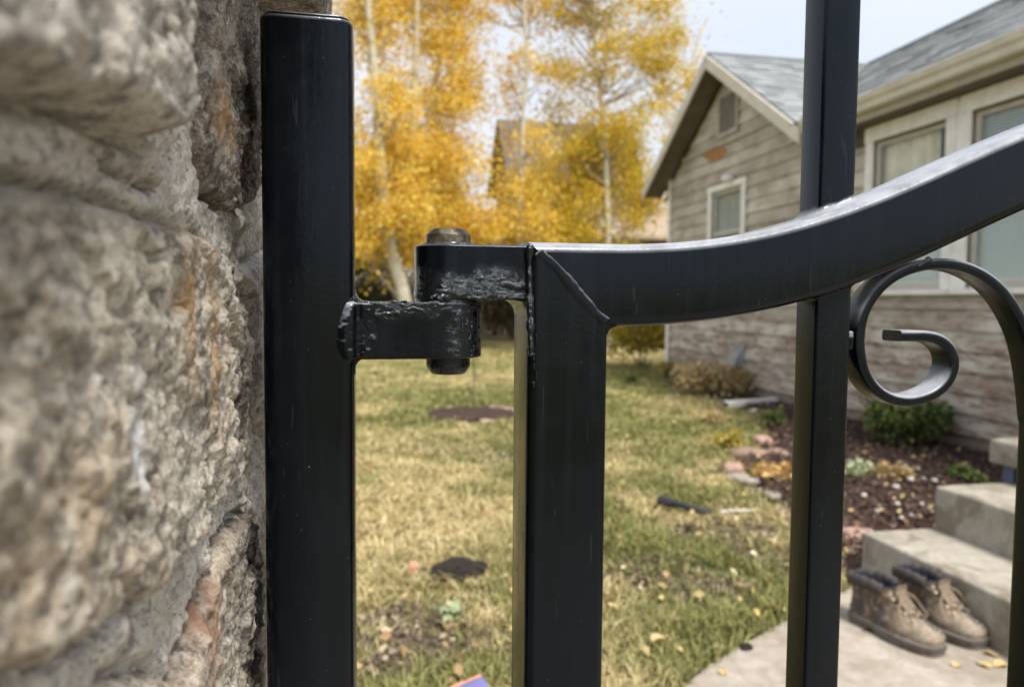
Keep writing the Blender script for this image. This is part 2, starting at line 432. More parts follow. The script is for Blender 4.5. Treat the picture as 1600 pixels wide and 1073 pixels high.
def dry(x, y):
    """0 green .. 1 straw"""
    v = 0.58 + 0.68 * fbm(x * 0.8, y * 0.55, 1.7, 4, 21) + 0.75 * fbm(x * 3.4, y * 2.6, 0.3, 4, 31)
    v = v - 0.35 * np.exp(-((y - 5.6) / 1.5) ** 2) * (x > 0.9)
    for px_, py_, r, amt in ((1060, 860, 0.30, 0.75), (1180, 930, 0.3, 0.55), (640, 1060, 0.3, 0.5), (760, 1050, 0.2, 0.5), (735, 622, 0.7, 0.55), (1000, 860, 0.15, 0.5), (1130, 1000, 0.25, 0.4), (600, 660, 0.5, 0.3), (1000, 610, 1.0, 0.4), (1210, 800, 0.4, 0.3)):
        c = on_z(px_, py_); v = v - amt * np.exp(-((x - c.x) ** 2 + (y - c.y) ** 2) / (r * r))
    return np.clip(v, 0, 1)

def ground_mat():
    g = G('lawn_soil')
    d, b = g.attr('dry'), g.attr('bare')
    f = g.noise(5, 8, 0.75); f2 = g.noise(38, 6, 0.75)
    green = g.ramp(f2, [(0.3, (0.060, 0.080, 0.020)), (0.7, (0.20, 0.23, 0.070))])
    straw = g.ramp(f2, [(0.28, (0.17, 0.13, 0.055)), (0.52, (0.36, 0.29, 0.13)), (0.75, (0.52, 0.43, 0.22))])
    soil = g.ramp(f2, [(0.3, (0.075, 0.055, 0.040)), (0.55, (0.17, 0.13, 0.10)), (0.75, (0.30, 0.245, 0.19))])
    fac = g.math('ADD', d, g.math('MULTIPLY', g.math('SUBTRACT', f, 0.5), 0.9), True)
    col = g.mix(fac, green, straw)
    col = g.mix(g.math('MULTIPLY', b, g.ramp(f, [(0.32, 0.35), (0.55, 1.0)])), col, soil)
    n = g.bump(f2, 0.8, 0.03)
    g.set(Base_Color=col, Roughness=0.95, Specular_IOR_Level=0.15, Normal=n); return g.m
gx = np.unique(np.concatenate([np.linspace(-300, -14, 14), np.linspace(-14, -3, 30), np.arange(-3, 6, 0.07), np.linspace(6, 16, 24), np.linspace(16, 300, 14)]))
gy = np.unique(np.concatenate([np.linspace(-300, -6, 14), np.linspace(-6, 0.6, 16), np.arange(0.6, 9, 0.07), np.arange(9, 26, 0.3), np.linspace(26, 400, 20)]))
GX, GY = np.meshgrid(gx, gy)
gb, gd = bare(GX.ravel(), GY.ravel()), dry(GX.ravel(), GY.ravel())
nearmask = (np.abs(GX - 1.5) < 6) & (GY > 0) & (GY < 25)
GZ = np.where(nearmask, 0.022 * fbm(GX * 1.3, GY * 1.3, 0, 3, 3) - 0.012, -0.012)
GZ = GZ - 0.05 * sstep(-0.10, 0.06, sdist(GX, GY, PATH)) * 1.0
nx, ny = len(gx), len(gy)
ii = np.arange((ny - 1) * nx).reshape(ny - 1, nx)[:, :-1].ravel()
ground = quick_mesh('ground', np.stack([GX.ravel(), GY.ravel(), GZ.ravel()], 1), np.stack([ii, ii + 1, ii + nx + 1, ii + nx], 1), ground_mat(), smooth=True, att={'dry': gd, 'bare': gb})
tag(ground, 'patchy lawn of green and straw coloured grass with bare soil', None, None, 'structure')

def concrete(name, lo, hi, stain=(0.16, 0.14, 0.11), amt=0.5):
    g = G(name)
    a = g.noise(3.5, 7, 0.62, 0.4); b = g.noise(160, 4, 0.7); c = g.noise(26, 6, 0.7)
    col = g.ramp(g.math('ADD', g.math('MULTIPLY', a, 0.55), g.math('MULTIPLY', c, 0.45)), [(0.35, lo), (0.65, hi)])
    st = g.ramp(g.noise(5.5, 6, 0.65, 0.8, co=g.co(off=(2, 5, 1))), [(0.46, 0.0), (0.58, 1.0)])
    col = g.mix(g.math('MULTIPLY', st, amt), col, stain)
    col = g.mix(g.ramp(b, [(0.62, 0.0), (0.72, 0.5)]), col, (0.10, 0.09, 0.08))
    n = g.bump(b, 0.35, 0.002); n = g.bump(c, 0.3, 0.006, n)
    g.set(Base_Color=col, Roughness=0.9, Specular_IOR_Level=0.25, Normal=n); return g.m
CONC_PATH = concrete('path_concrete', (0.24, 0.205, 0.165), (0.42, 0.375, 0.32), (0.20, 0.165, 0.12), 0.5)
CONC_STEP = concrete('step_concrete', (0.22, 0.197, 0.155), (0.40, 0.37, 0.31), (0.17, 0.142, 0.10), 0.8)

pm = MB()
edge = spline([(p[0], p[1]) for p in PATH[2:13]], 60)
edge = edge + 0.012 * np.stack([fbm(edge[:, 0] * 9, edge[:, 1] * 9, 0, 3, 4), fbm(edge[:, 0] * 9, edge[:, 1] * 9, 5, 3, 4)], 1)
pm.poly_prism([(-3.0, -3.0), (2.6, -3.0), (2.6, 2.60)] + [tuple(p) for p in edge] + [(-3.0, 0.75)], -0.10, 0.0)
path = pm.build('path', CONC_PATH, bevel=0.008)
tag(path, 'worn concrete path curving to the steps', None, None, 'structure')

# ------------------------------------------------------------------ stone pillar
pillar = thing('stone_pillar', (-0.40, 0.31, 0), 'rough stone and mortar pillar with overhanging cap beside the gate post', 'pillar')
FX = -0.085
def poly_yz(pts, X):
    r = []
    for px_, py_ in pts:
        px_ = min(px_, 470)
        p = on_x(px_, py_, X); r.append((min(max(p.y, -0.02), 0.622), p.z))
    return r
STONES = [  # polygon, plane used to place it, protrusion, edge softness, material, seed
    ('A', [(-300, -160), (306, -160), (314, 40), (312, 120), (308, 215), (272, 228), (215, 180), (150, 168), (60, 142), (-300, 128)], -0.060, 0.027, 0.009, ST_GREY, 1),
    ('A3', [(150, 205), (215, 222), (262, 262), (255, 300), (215, 292), (165, 255)], -0.077, 0.009, 0.006, ST_GREY, 12),
    ('B', [(-300, 276), (0, 282), (60, 280), (150, 294), (230, 330), (285, 350), (330, 375), (352, 420), (368, 470), (386, 530), (389, 640), (381, 740), (350, 790), (315, 840), (280, 885), (240, 930), (190, 980), (130, 1015), (60, 1045), (-300, 1075)], -0.071, 0.0155, 0.0065, ST_BEIGE, 3),
    ('C', [(322, -60), (396, -60), (403, 60), (405, 150), (404, 280), (395, 320), (362, 330), (332, 306), (320, 240), (312, 160), (316, 60)], -0.074, 0.0140, 0.007, ST_BROWN, 4),
    ('D', [(374, 420), (410, 388), (440, 400), (440, 690), (406, 690), (394, 640), (394, 560), (384, 480)], -0.078, 0.012, 0.012, ST_GREY, 5),
    ('E', [(338, 850), (362, 812), (385, 800), (403, 830), (405, 1130), (262, 1130), (296, 1000), (318, 930)], -0.075, 0.0125, 0.0065, ST_TAN, 6),
    ('F', [(409, 770), (460, 750), (460, 1010), (413, 995)], -0.078, 0.010, 0.010, ST_GREY, 7),
    ('G', [(175, 1062), (230, 1036), (262, 1042), (268, 1200), (150, 1200)], -0.075, 0.012, 0.012, ST_BEIGE, 8),
    ('H', [(412, 60), (460, 50), (460, 340), (414, 330)], -0.078, 0.012, 0.012, ST_BROWN, 9),
]
dy = 0.0015
ys = np.arange(0.0, 0.6205, dy); zs = np.arange(0.72, 1.318, dy)
YY, ZZ = np.meshgrid(ys, zs); ny_, nz_ = len(ys), len(zs)
def stone_noise(Y, Z, seed, amp=1.0):
    big = fbm(Y * 13, Z * 13, seed * 1.7, 3, seed)
    mid = fbm(Y * 42, Z * 42, seed * 2.3, 4, seed + 40)
    fin = fbm(Y * 150, Z * 150, seed, 3, seed + 80)
    rid = 1 - np.abs(fbm(Y * 24, Z * 30, seed * 3.1, 4, seed + 60)) * 2.2
    pit = -sstep(0.25, 0.6, fbm(Y * 75, Z * 75, seed * 5.0, 2, seed + 90))
    gr = fbm(Y * 290, Z * 290, seed * 1.3, 2, seed + 120)
    cr_ = -sstep(0.075, 0.0, np.abs(fbm(Y * 17, Z * 21, seed * 4.1, 4, seed + 130)))   # hairline fractures
    stp = np.round(fbm(Y * 9 + Z * 4, Z * 15, seed * 2.9, 3, seed + 140) * 3.0) / 3.0   # broken ledges
    wy_, wz_ = Y + 0.006 * fbm(Y * 30, Z * 30, seed, 3, seed + 150), Z + 0.006 * fbm(Y * 30, Z * 30, seed + 5, 3, seed + 151)
    fc = 0.0034 * facets(wy_, wz_ * 1.3, 0.034, seed + 160, 0.55) + 0.0016 * facets(wy_, wz_, 0.013, seed + 161, 0.6) + 0.0011 * facets(Y, Z, 0.0055, seed + 162, 0.5)
    return amp * (0.0034 * big + 0.0008 * mid + 0.0012 * fin + 0.0012 * gr + 0.0018 * pit + 0.0018 * cr_ + fc)
def field_stone(name, mat, Y, Z, sd, prot, soft, seed, att, base=FX, axis='x', flip=1, parent=pillar):
    t = np.clip(sd / soft, 0, 1)
    h = -0.006 + (prot + 0.006) * np.sqrt(np.clip(1 - (1 - t) ** 2, 0, 1)) + stone_noise(Y, Z, seed) * (0.35 + 0.65 * t)
    h = np.where(sd < 0, -0.006 + sd * 2.0, h)
    rows, cols = Y.shape
    keep = sd > -0.004
    q = keep[:-1, :-1] | keep[1:, :-1] | keep[:-1, 1:] | keep[1:, 1:]
    idx = np.arange(rows * cols).reshape(rows, cols)
    a = idx[:-1, :-1][q]; F = np.stack([a, a + 1, a + cols + 1, a + cols], 1)
    used = np.unique(F); rem = np.full(rows * cols, -1); rem[used] = np.arange(len(used))
    if axis == 'x': V = np.stack([base + flip * h, Y, Z], -1).reshape(-1, 3)[used]
    else: V = np.stack([Y, base + flip * h, Z], -1).reshape(-1, 3)[used]
    at = {k: v.ravel()[used] for k, v in att.items()}
    F = rem[F]
    if (axis == 'x') != (flip > 0): F = F[:, ::-1]
    return quick_mesh(name, V, F, mat, parent, smooth=True, att=at)
def blob(px_, py_, X, ry, rz):
    c = on_x(px_, py_, X)
    return np.exp(-(((YY - c.y) / ry) ** 2 + ((ZZ - c.z) / rz) ** 2))
zero = np.zeros_like(YY); dmin = np.full_like(YY, 9.0)
warp = 0.0045 * fbm(YY * 38, ZZ * 38, 0, 4, 77)
for nm, pts, X, prot, soft, mt, sd_ in STONES:
    pl = poly_yz(pts, X)
    sd = sdist(YY, ZZ, pl) + warp
    dmin = np.minimum(dmin, np.abs(sd))
    att = {'rust': zero, 'patina_shade': zero, 'chalk': zero}
    if nm == 'B':
        att = {'rust': np.clip(1.3 * blob(292, 440, X, 0.010, 0.035) + 1.2 * blob(328, 510, X, 0.012, 0.034) + 0.5 * blob(100, 850, X, 0.03, 0.02), 0, 1),
               'patina_shade': np.clip(0.8 * blob(376, 560, X, 0.018, 0.05) + 0.7 * blob(384, 660, X, 0.02, 0.05) + 0.35 * blob(40, 400, X, 0.05, 0.02), 0, 1),  # crevice shade painted into the colour along the right edge
               'chalk': np.clip(1.0 * blob(212, 690, X, 0.006, 0.02), 0, 1)}
    if nm == 'C':
        att = {'rust': np.clip(0.7 * blob(345, 190, X, 0.025, 0.012) + 0.4 * blob(335, 170, X, 0.02, 0.03), 0, 1), 'patina_shade': np.clip(0.9 * blob(385, 200, X, 0.022, 0.05) + 0.6 * blob(340, 300, X, 0.04, 0.015), 0, 1), 'chalk': 0.6 * blob(333, 160, X, 0.006, 0.004)}
    if nm == 'E':
        att = {'rust': np.clip(1.2 * blob(318, 960, X, 0.016, 0.045), 0, 1), 'patina_shade': np.clip(1.2 * blob(385, 900, X, 0.05, 0.05) + 1.0 * blob(392, 990, X, 0.02, 0.06), 0, 1), 'chalk': zero}
    if nm == 'D':
        att = {'rust': zero, 'patina_shade': 0.5 * blob(388, 560, X, 0.02, 0.06), 'chalk': zero}  # shade of the neighbouring crevice painted on the near edge
    field_stone('stone', mt, YY, ZZ, sd, prot, soft, sd_, att)
mh = 0.0062 + 0.0018 * fbm(YY * 210, ZZ * 210, 6, 3, 58) - 0.0025 * sstep(0.30, 0.6, fbm(YY * 90, ZZ * 90, 3, 3, 59)) + 0.0030 * fbm(YY * 26, ZZ * 26, 2, 4, 55) + 0.0022 * fbm(YY * 110, ZZ * 110, 4, 3, 56) + 0.0035 * sstep(0.1, 0.6, fbm(YY * 60, ZZ * 60, 9, 3, 57))
mh = mh - 0.0080 * np.exp(-(dmin / 0.0034) ** 2) * sstep(-0.30, 0.10, fbm(YY * 22, ZZ * 22, 8, 3, 64))
idx = np.arange(nz_ * ny_).reshape(nz_, ny_)[:-1, :-1].ravel()
quick_mesh('mortar_joint', np.stack([FX + mh.ravel(), YY.ravel(), ZZ.ravel()], 1), np.stack([idx, idx + 1, idx + ny_ + 1, idx + ny_], 1), MORTAR, pillar, smooth=True)
# the rest of the pillar, outside the frame: core and coursed rubble on its other faces
mb = MB(); mb.box((-0.715, 0.006, -0.05), (FX - 0.012, 0.616, 1.310)); mb.build('core', MORTAR, pillar)
def rubble(face, lo, hi, zlo, zhi, seed):
    r = random.Random(seed); d_ = 0.007
    a_ = np.arange(lo, hi + d_, d_); b_ = np.arange(zlo, zhi + d_, d_); A_, B_ = np.meshgrid(a_, b_)
    wp = 0.008 * fbm(A_ * 14, B_ * 14, seed, 3, seed)
    z = zlo
    while z < zhi - 0.03:
        hh = min(r.uniform(0.11, 0.19), zhi - z)
        if zhi - z - hh < 0.07: hh = zhi - z
        x = lo
        while x < hi - 0.03:
            ww = min(r.uniform(0.13, 0.28), hi - x)
            if hi - x - ww < 0.09: ww = hi - x
            g_ = 0.010; j = lambda: r.uniform(-0.012, 0.012)
            P = [(x + g_, z + g_ + abs(j())), (x + ww * .5, z + g_ + abs(j()) * .5), (x + ww - g_, z + g_ + abs(j())), (x + ww - g_ - abs(j()), z + hh * .5), (x + ww - g_, z + hh - g_ - abs(j())), (x + ww * .5, z + hh - g_), (x + g_, z + hh - g_ - abs(j()))]
            sl = (B_[:, 0] > z - .03) & (B_[:, 0] < z + hh + .03); sc = (A_[0] > x - .03) & (A_[0] < x + ww + .03)
            As, Bs = A_[np.ix_(sl, sc)], B_[np.ix_(sl, sc)]
            if As.shape[0] > 3 and As.shape[1] > 3:
                zz0 = np.zeros_like(As)
                ax, base, fl = face
                field_stone('stone', r.choice([ST_BEIGE, ST_GREY, ST_TAN, ST_BROWN]), As, Bs, sdist(As, Bs, P) + wp[np.ix_(sl, sc)], r.uniform(0.012, 0.024), 0.02, r.randint(20, 90), {'rust': zz0, 'patina_shade': zz0, 'chalk': zz0}, base, ax, fl)
            x += ww
        z += hh
rubble(('x', FX - 0.006, 1), 0.01, 0.61, 0.0, 0.715, 3)
rubble(('y', 0.0, -1), -0.71, -0.09, 0.0, 1.31, 4)
rubble(('y', 0.622, 1), -0.71, -0.09, 0.0, 1.31, 5)
rubble(('x', -0.72, -1), 0.01, 0.61, 0.0, 1.31, 6)
# cap slab, rough sides
cap = MB(); n_ = 260; per = []
x0, x1, y0, y1 = -0.775, -0.030, -0.055, 0.675
for i in range(n_):
    t = i / n_ * 4; k = int(t); u = t - k
    per.append([(x0 + (x1 - x0) * u, y0), (x1, y0 + (y1 - y0) * u), (x1 + (x0 - x1) * u, y1), (x0, y1 + (y0 - y1) * u)][k])
per = np.array(per); cen = per.mean(0); zz_ = np.linspace(1.309, 1.385, 26); V = []
for z in zz_:
    nn = 0.012 * fbm(per[:, 0] * 18, per[:, 1] * 18, z * 30, 4, 8) + 0.004 * fbm(per[:, 0] * 70, per[:, 1] * 70, z * 80, 3, 9)
    e = 0.008 * (abs((z - 1.347) / 0.038) ** 6)
    dv = (cen - per) / np.linalg.norm(cen - per, axis=1)[:, None]
    q = per + dv * (e + nn + 0.004)[:, None]
    V.append(np.column_stack([q, np.full(n_, z) + 0.003 * fbm(per[:, 0] * 25, per[:, 1] * 25, 3, 3, 10)]))
V = np.concatenate(V); R_ = len(zz_)
F = [(i * n_ + j, i * n_ + (j + 1) % n_, (i + 1) * n_ + (j + 1) % n_, (i + 1) * n_ + j) for i in range(R_ - 1) for j in range(n_)] + [tuple(range(n_ - 1, -1, -1)), tuple(range((R_ - 1) * n_, R_ * n_))]
cap.add(V, F); cap.att = {'rust': np.zeros(len(V)), 'patina_shade': np.zeros(len(V)), 'chalk': np.zeros(len(V))}
cap.build('cap_stone', ST_BROWN, pillar, smooth=50)

# ------------------------------------------------------------------ gate post and hinge
YF = 0.433                      # front plane of the two-inch tubes
TW = 0.0508
YC = YF + TW / 2
post_l, post_r = on_y(408, 540, YF).x, on_y(554, 540, YF).x
pc = (post_l + post_r) / 2
post_top = on_y(478, 24, YF).z
post = thing('gate_post', (pc, YC, 0), 'square black steel gate post with rounded corners standing against the stone pillar', 'post')
def vtube(xc, yc, w_, r, z0, z1, rows=2, k=5):
    m = MB(); m.sweep([(xc, yc, z) for z in (z0, z1 - 0.006, z1 - 0.003, z1)], rrect(w_, w_, r, k), side=(0, 1, 0)); return m
m = vtube(pc, YC, TW, 0.0085, -0.15, post_top, 2, 7)
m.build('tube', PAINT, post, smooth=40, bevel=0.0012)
m = MB(); m.sweep([(pc, YC, post_top + 0.0002), (pc, YC, post_top + 0.0022)], rrect(TW - 0.004, TW - 0.004, 0.007, 5)); m.build('end_cap', PAINT, post, smooth=40, bevel=0.0008)

HX, HY, HR = 0.0478, YC, 0.0206   # hinge axis and barrel radius
zU1, zU0 = on_y(720, 381, YC - HR).z, on_y(720, 468, YC - HR).z
zL1, zL0 = on_y(690, 472, YC - HR).z, on_y(690, 561, YC - HR).z
def lug(xa, xb_axis, sgn, z0, z1, lump_lo, lump_hi, seed):
    """D-shaped plate: barrel round the hinge axis, straight to x = xa; lumps of paint near one edge"""
    arc = [(xb_axis + HR * math.cos(a) * sgn, HY + HR * math.sin(a)) for a in np.linspace(-math.pi / 2, math.pi / 2, 46)]
    n1 = 46
    top = [(xb_axis + (xa - xb_axis) * t, HY + HR) for t in np.linspace(0.02, 1, n1)]
    bot = [(xa + (xb_axis - xa) * t, HY - HR) for t in np.linspace(0, 0.98, n1)]
    out_ = np.array(arc + top + bot); n = len(out_)
    nor = np.roll(out_, -1, 0) - np.roll(out_, 1, 0); nor = np.stack([nor[:, 1], -nor[:, 0]], 1) * sgn; nor /= np.linalg.norm(nor, axis=1)[:, None]
    rows = 64; V = []; CK = []
    for i in range(rows):
        t = i / (rows - 1); z = z0 + (z1 - z0) * t
        edge_ = fbm(out_[:, 0] * 90, out_[:, 1] * 90, 2.0, 3, seed + 9) * 0.16
        bar_ = sstep(xb_axis - sgn * 0.012, xb_axis + sgn * 0.004, out_[:, 0])
        CK.append(np.clip((sstep(0.62, 0.40, t + edge_) if sgn < 0 else np.maximum(sstep(0.66, 0.86, t + edge_), bar_ * 0.8)), 0, 1))
        rim = 0.0016 * (max(0, abs(t - 0.5) * 2 - 0.93) / 0.07) ** 2
        near = lump_lo * math.exp(-(t / 0.22) ** 2) + lump_hi * math.exp(-((1 - t) / 0.2) ** 2)
        dn = near * (0.5 + fbm(out_[:, 0] * 190, out_[:, 1] * 190, z * 230, 4, seed)) + 0.00018 * fbm(out_[:, 0] * 90, out_[:, 1] * 90, z * 60, 2, seed + 3)
        q = out_ + nor * (dn - rim)[:, None]
        V.append(np.column_stack([q, np.full(n, z) + 0.6 * near * fbm(out_[:, 0] * 120, out_[:, 1] * 120, 1.0, 3, seed + 5)]))
    V = np.concatenate(V)
    F = [(i * n + j, i * n + (j + 1) % n, (i + 1) * n + (j + 1) % n, (i + 1) * n + j) for i in range(rows - 1) for j in range(n)] + [tuple(range(n - 1, -1, -1)), tuple(range((rows - 1) * n, rows * n))]
    mm = MB(); mm.add(V, F); mm.att = {'crinkle': np.concatenate(CK)}; return mm
def weld(path_, r, name, parent, mat=PAINT, seed=0, sides=14, amp=0.35, freq=260, flat=1.0):
    P = np.asarray(path_, float); P = spline(P, max(24, int(len(P) * 14)))
    s_ = np.concatenate([[0], np.cumsum(np.linalg.norm(np.diff(P, axis=0), axis=1))])
    rad = r * (1 + amp * fbm(s_ / (3.2 * r), 0, seed, 2, seed + 2)); rad[0] *= 0.4; rad[-1] *= 0.4
    mm = MB(); mm.tube(P, rad, sides)
    V = mm.v[0]; mm.v[0] = V + (0.14 * r) * np.stack([fbm(V[:, 0] * freq, V[:, 1] * freq, V[:, 2] * freq, 3, seed + k) for k in range(3)], 1)
    mm.v[0][:, 1] = P[:, 1].mean() + (mm.v[0][:, 1] - P[:, 1].mean()) * flat
    return mm.build(name, mat, parent, smooth=180)
def fillet(corner, rx, rz, sx, sz, y0, y1, name, parent, mat, seed, amp=0.0007):
    """concave fillet in the XZ corner, running along Y, lumpy like run weld metal"""
    k, rows = 16, 34; V = []
    for i in range(rows):
        t = i / (rows - 1); y = y0 + (y1 - y0) * t
        g_ = 1 - 0.12 * abs(2 * t - 1) ** 4
        ring = [(corner[0] - sx * 0.002, y, corner[1] - sz * 0.002)]
        ring.append((corner[0] + sx * rx * g_, y, corner[1] - sz * 0.002))
        for j in range(k + 1):
            a = math.pi / 2 * j / k
            ring.append((corner[0] + sx * rx * g_ * (1 - math.sin(a)), y, corner[1] + sz * rz * g_ * (1 - math.cos(a))))
        ring.append((corner[0] - sx * 0.002, y, corner[1] + sz * rz * g_))
        V += ring
    V = np.array(V); V += amp * np.stack([fbm(V[:, 0] * 210, V[:, 1] * 210, V[:, 2] * 210, 3, seed + q) for q in range(3)], 1)
    n = k + 4
    F = [(i * n + j, i * n + (j + 1) % n, (i + 1) * n + (j + 1) % n, (i + 1) * n + j) for i in range(rows - 1) for j in range(n)] + [tuple(range(n - 1, -1, -1)), tuple(range((rows - 1) * n, rows * n))]
    mm = MB(); mm.add(V, F); return mm.build(name, mat, parent, smooth=50)
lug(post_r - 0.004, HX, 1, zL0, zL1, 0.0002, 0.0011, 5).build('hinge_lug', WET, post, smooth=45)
fillet((post_r, zL1), 0.0070, 0.0075, 1, 1, HY - HR + 0.0006, HY + HR, 'weld', post, WET, 3)
fillet((post_r, zL0), 0.0055, 0.0080, 1, -1, HY - HR + 0.0006, HY + HR, 'weld', post, PAINT, 8, 0.0003)
def smin(a_, b_, k):
    h = np.maximum(k - np.abs(a_ - b_), 0) / k
    return np.minimum(a_, b_) - h * h * k * 0.25
fxs, fzs = np.linspace(post_r - 0.015, post_r + 0.019, 100), np.linspace(zL0 - 0.009, zL1 + 0.009, 130); FXg, FZg = np.meshgrid(fxs, fzs)
cxr = post_r - 0.0085
Yp = np.where(FXg < cxr, YF, np.where(FXg < post_r, YF + 0.0085 - np.sqrt(np.maximum(0.0085 ** 2 - (FXg - cxr) ** 2, 0)), YF + 0.0085 + (FXg - post_r) * 4))
over = np.maximum(np.maximum(FZg - (zL1 - 0.001), (zL0 + 0.001) - FZg), 0)
Yl_ = HY - HR + 9.0 * over
lumps = 0.0008 * fbm(FXg * 95, FZg * 95, 2, 3, 71) + 0.0004 * fbm(FXg * 300, FZg * 300, 2, 2, 72)
fade = sstep(0.0, 0.009, FXg - fxs[0] - 0.0015 - 0.0055 * ((FZg - (zL0 + zL1) / 2) / ((zL1 - zL0) / 2)) ** 2 - 0.0030 * fbm(FZg * 85, 0, 0, 2, 73)) * sstep(0, 0.012, fxs[-1] - FXg) * sstep(-0.007, 0.003, zL1 - FZg) * sstep(-0.007, 0.003, FZg - zL0)
Yw = smin(Yp, Yl_, 0.0005 + 0.0150 * fade) + (lumps - 0.0009) * fade + 0.0007 * (1 - fade)
qf = (Yw < YF + 0.020) & ~((FXg > post_r + 0.0005) & ((FZg > zL1 - 0.0006) | (FZg < zL0 + 0.0006))); qf = qf[:-1, :-1] & qf[1:, :-1] & qf[:-1, 1:] & qf[1:, 1:]
ia = np.arange(FXg.size).reshape(FXg.shape)[:-1, :-1][qf]; nfx = len(fxs)
quick_mesh('weld', np.stack([FXg.ravel(), Yw.ravel(), FZg.ravel()], 1), np.stack([ia, ia + 1, ia + nfx + 1, ia + nfx], 1), PAINT, post, smooth=True)

# ------------------------------------------------------------------ the gate
st_l, st_r = on_y(824, 700, YF).x, on_y(950, 700, YF).x
stc = (st_l + st_r) / 2
z_top = on_y(860, 379, YF).z
gate = thing('wrought_gate', (HX, HY, 0), 'black steel garden gate with curved top rail, square pickets and a scroll', 'gate')
# rail: its top edge as surveyed on the front plane, carried on past the frame
tp = [(stc - TW / 2, z_top)] + [(on_y(a, b, YF).x, on_y(a, b, YF).z) for a, b in ((980, 380), (1097, 376), (1176, 365), (1234, 349), (1300, 330), (1360, 309), (1450, 272), (1530, 237), (1600, 205))]
tx_, tz_ = np.array([p[0] for p in tp[1:]]), np.array([p[1] for p in tp[1:]])
x0f = stc - TW / 2; cf = np.polyfit(np.concatenate([tx_, np.linspace(x0f, tx_[0], 4)]) - x0f, np.concatenate([tz_, np.full(4, tz_[0])]), 4)
xe = tx_[-1]; tp = [(x, float(np.polyval(cf, x - x0f))) for x in np.linspace(x0f, xe, 14)]
sl = (tp[-1][1] - tp[-2][1]) / (tp[-1][0] - tp[-2][0]); x, zq = tp[-1]
while x < 1.0:
    x += 0.06; sl *= 0.985 if x < 0.6 else 0.80; zq += sl * 0.06; tp.append((x, zq))
top = spline(tp, 120)
T = np.gradient(top, axis=0); T /= np.linalg.norm(T, axis=1)[:, None]
cenl = top + np.stack([T[:, 1], -T[:, 0]], 1) * (TW / 2)
def rail_mid(x): return float(np.interp(x, cenl[:, 0], cenl[:, 1]))
def rail_top(x): return float(np.interp(x, top[:, 0], top[:, 1]))
prof = rrect(TW, TW, 0.0066, 6)
stm = MB()
z_miter = rail_mid(stc)
# profile u runs along cross(side, T); for the rail u = +-Z, for the stile u = +-X
sgn_r = np.sign(np.cross((0, 1, 0), (1, 0, 0))[2]); sgn_s = np.sign(np.cross((0, 1, 0), (0, 0, 1))[0])
rail_path = np.column_stack([cenl[:, 0], np.full(len(cenl), YC), cenl[:, 1]])
keep = rail_path[:, 0] > stc + TW / 2 + 0.004
rail_path = np.vstack([[stc, YC, z_miter], rail_path[keep]])
rm = MB(); rm.sweep(rail_path, prof, starts=[-sgn_r * u for u, v in prof])
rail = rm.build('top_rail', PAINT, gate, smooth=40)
sm = MB(); sm.sweep([(stc, YC, 0.12), (stc, YC, z_miter)], prof, ends=[-sgn_s * u for u, v in prof])
sm.build('stile', PAINT, gate, smooth=40)
# mitre weld, ground and painted over
weld([(st_l + 0.005, YF + 0.0007, z_miter + 0.0195), (stc - 0.008, YF + 0.0007, z_miter + 0.009), (stc + 0.006, YF + 0.0007, z_miter - 0.007), (st_r - 0.002, YF + 0.0007, z_miter - TW / 2 + 0.001)], 0.0040, 'weld', gate, PAINT, 14, amp=0.30, freq=260, flat=0.26)
fillet((st_r, rail_mid(st_r) - TW / 2 - 0.0002), 0.0062, 0.0052, 1, -1, YF + 0.003, YF + TW - 0.004, 'weld', gate, PAINT, 19, 0.0003)
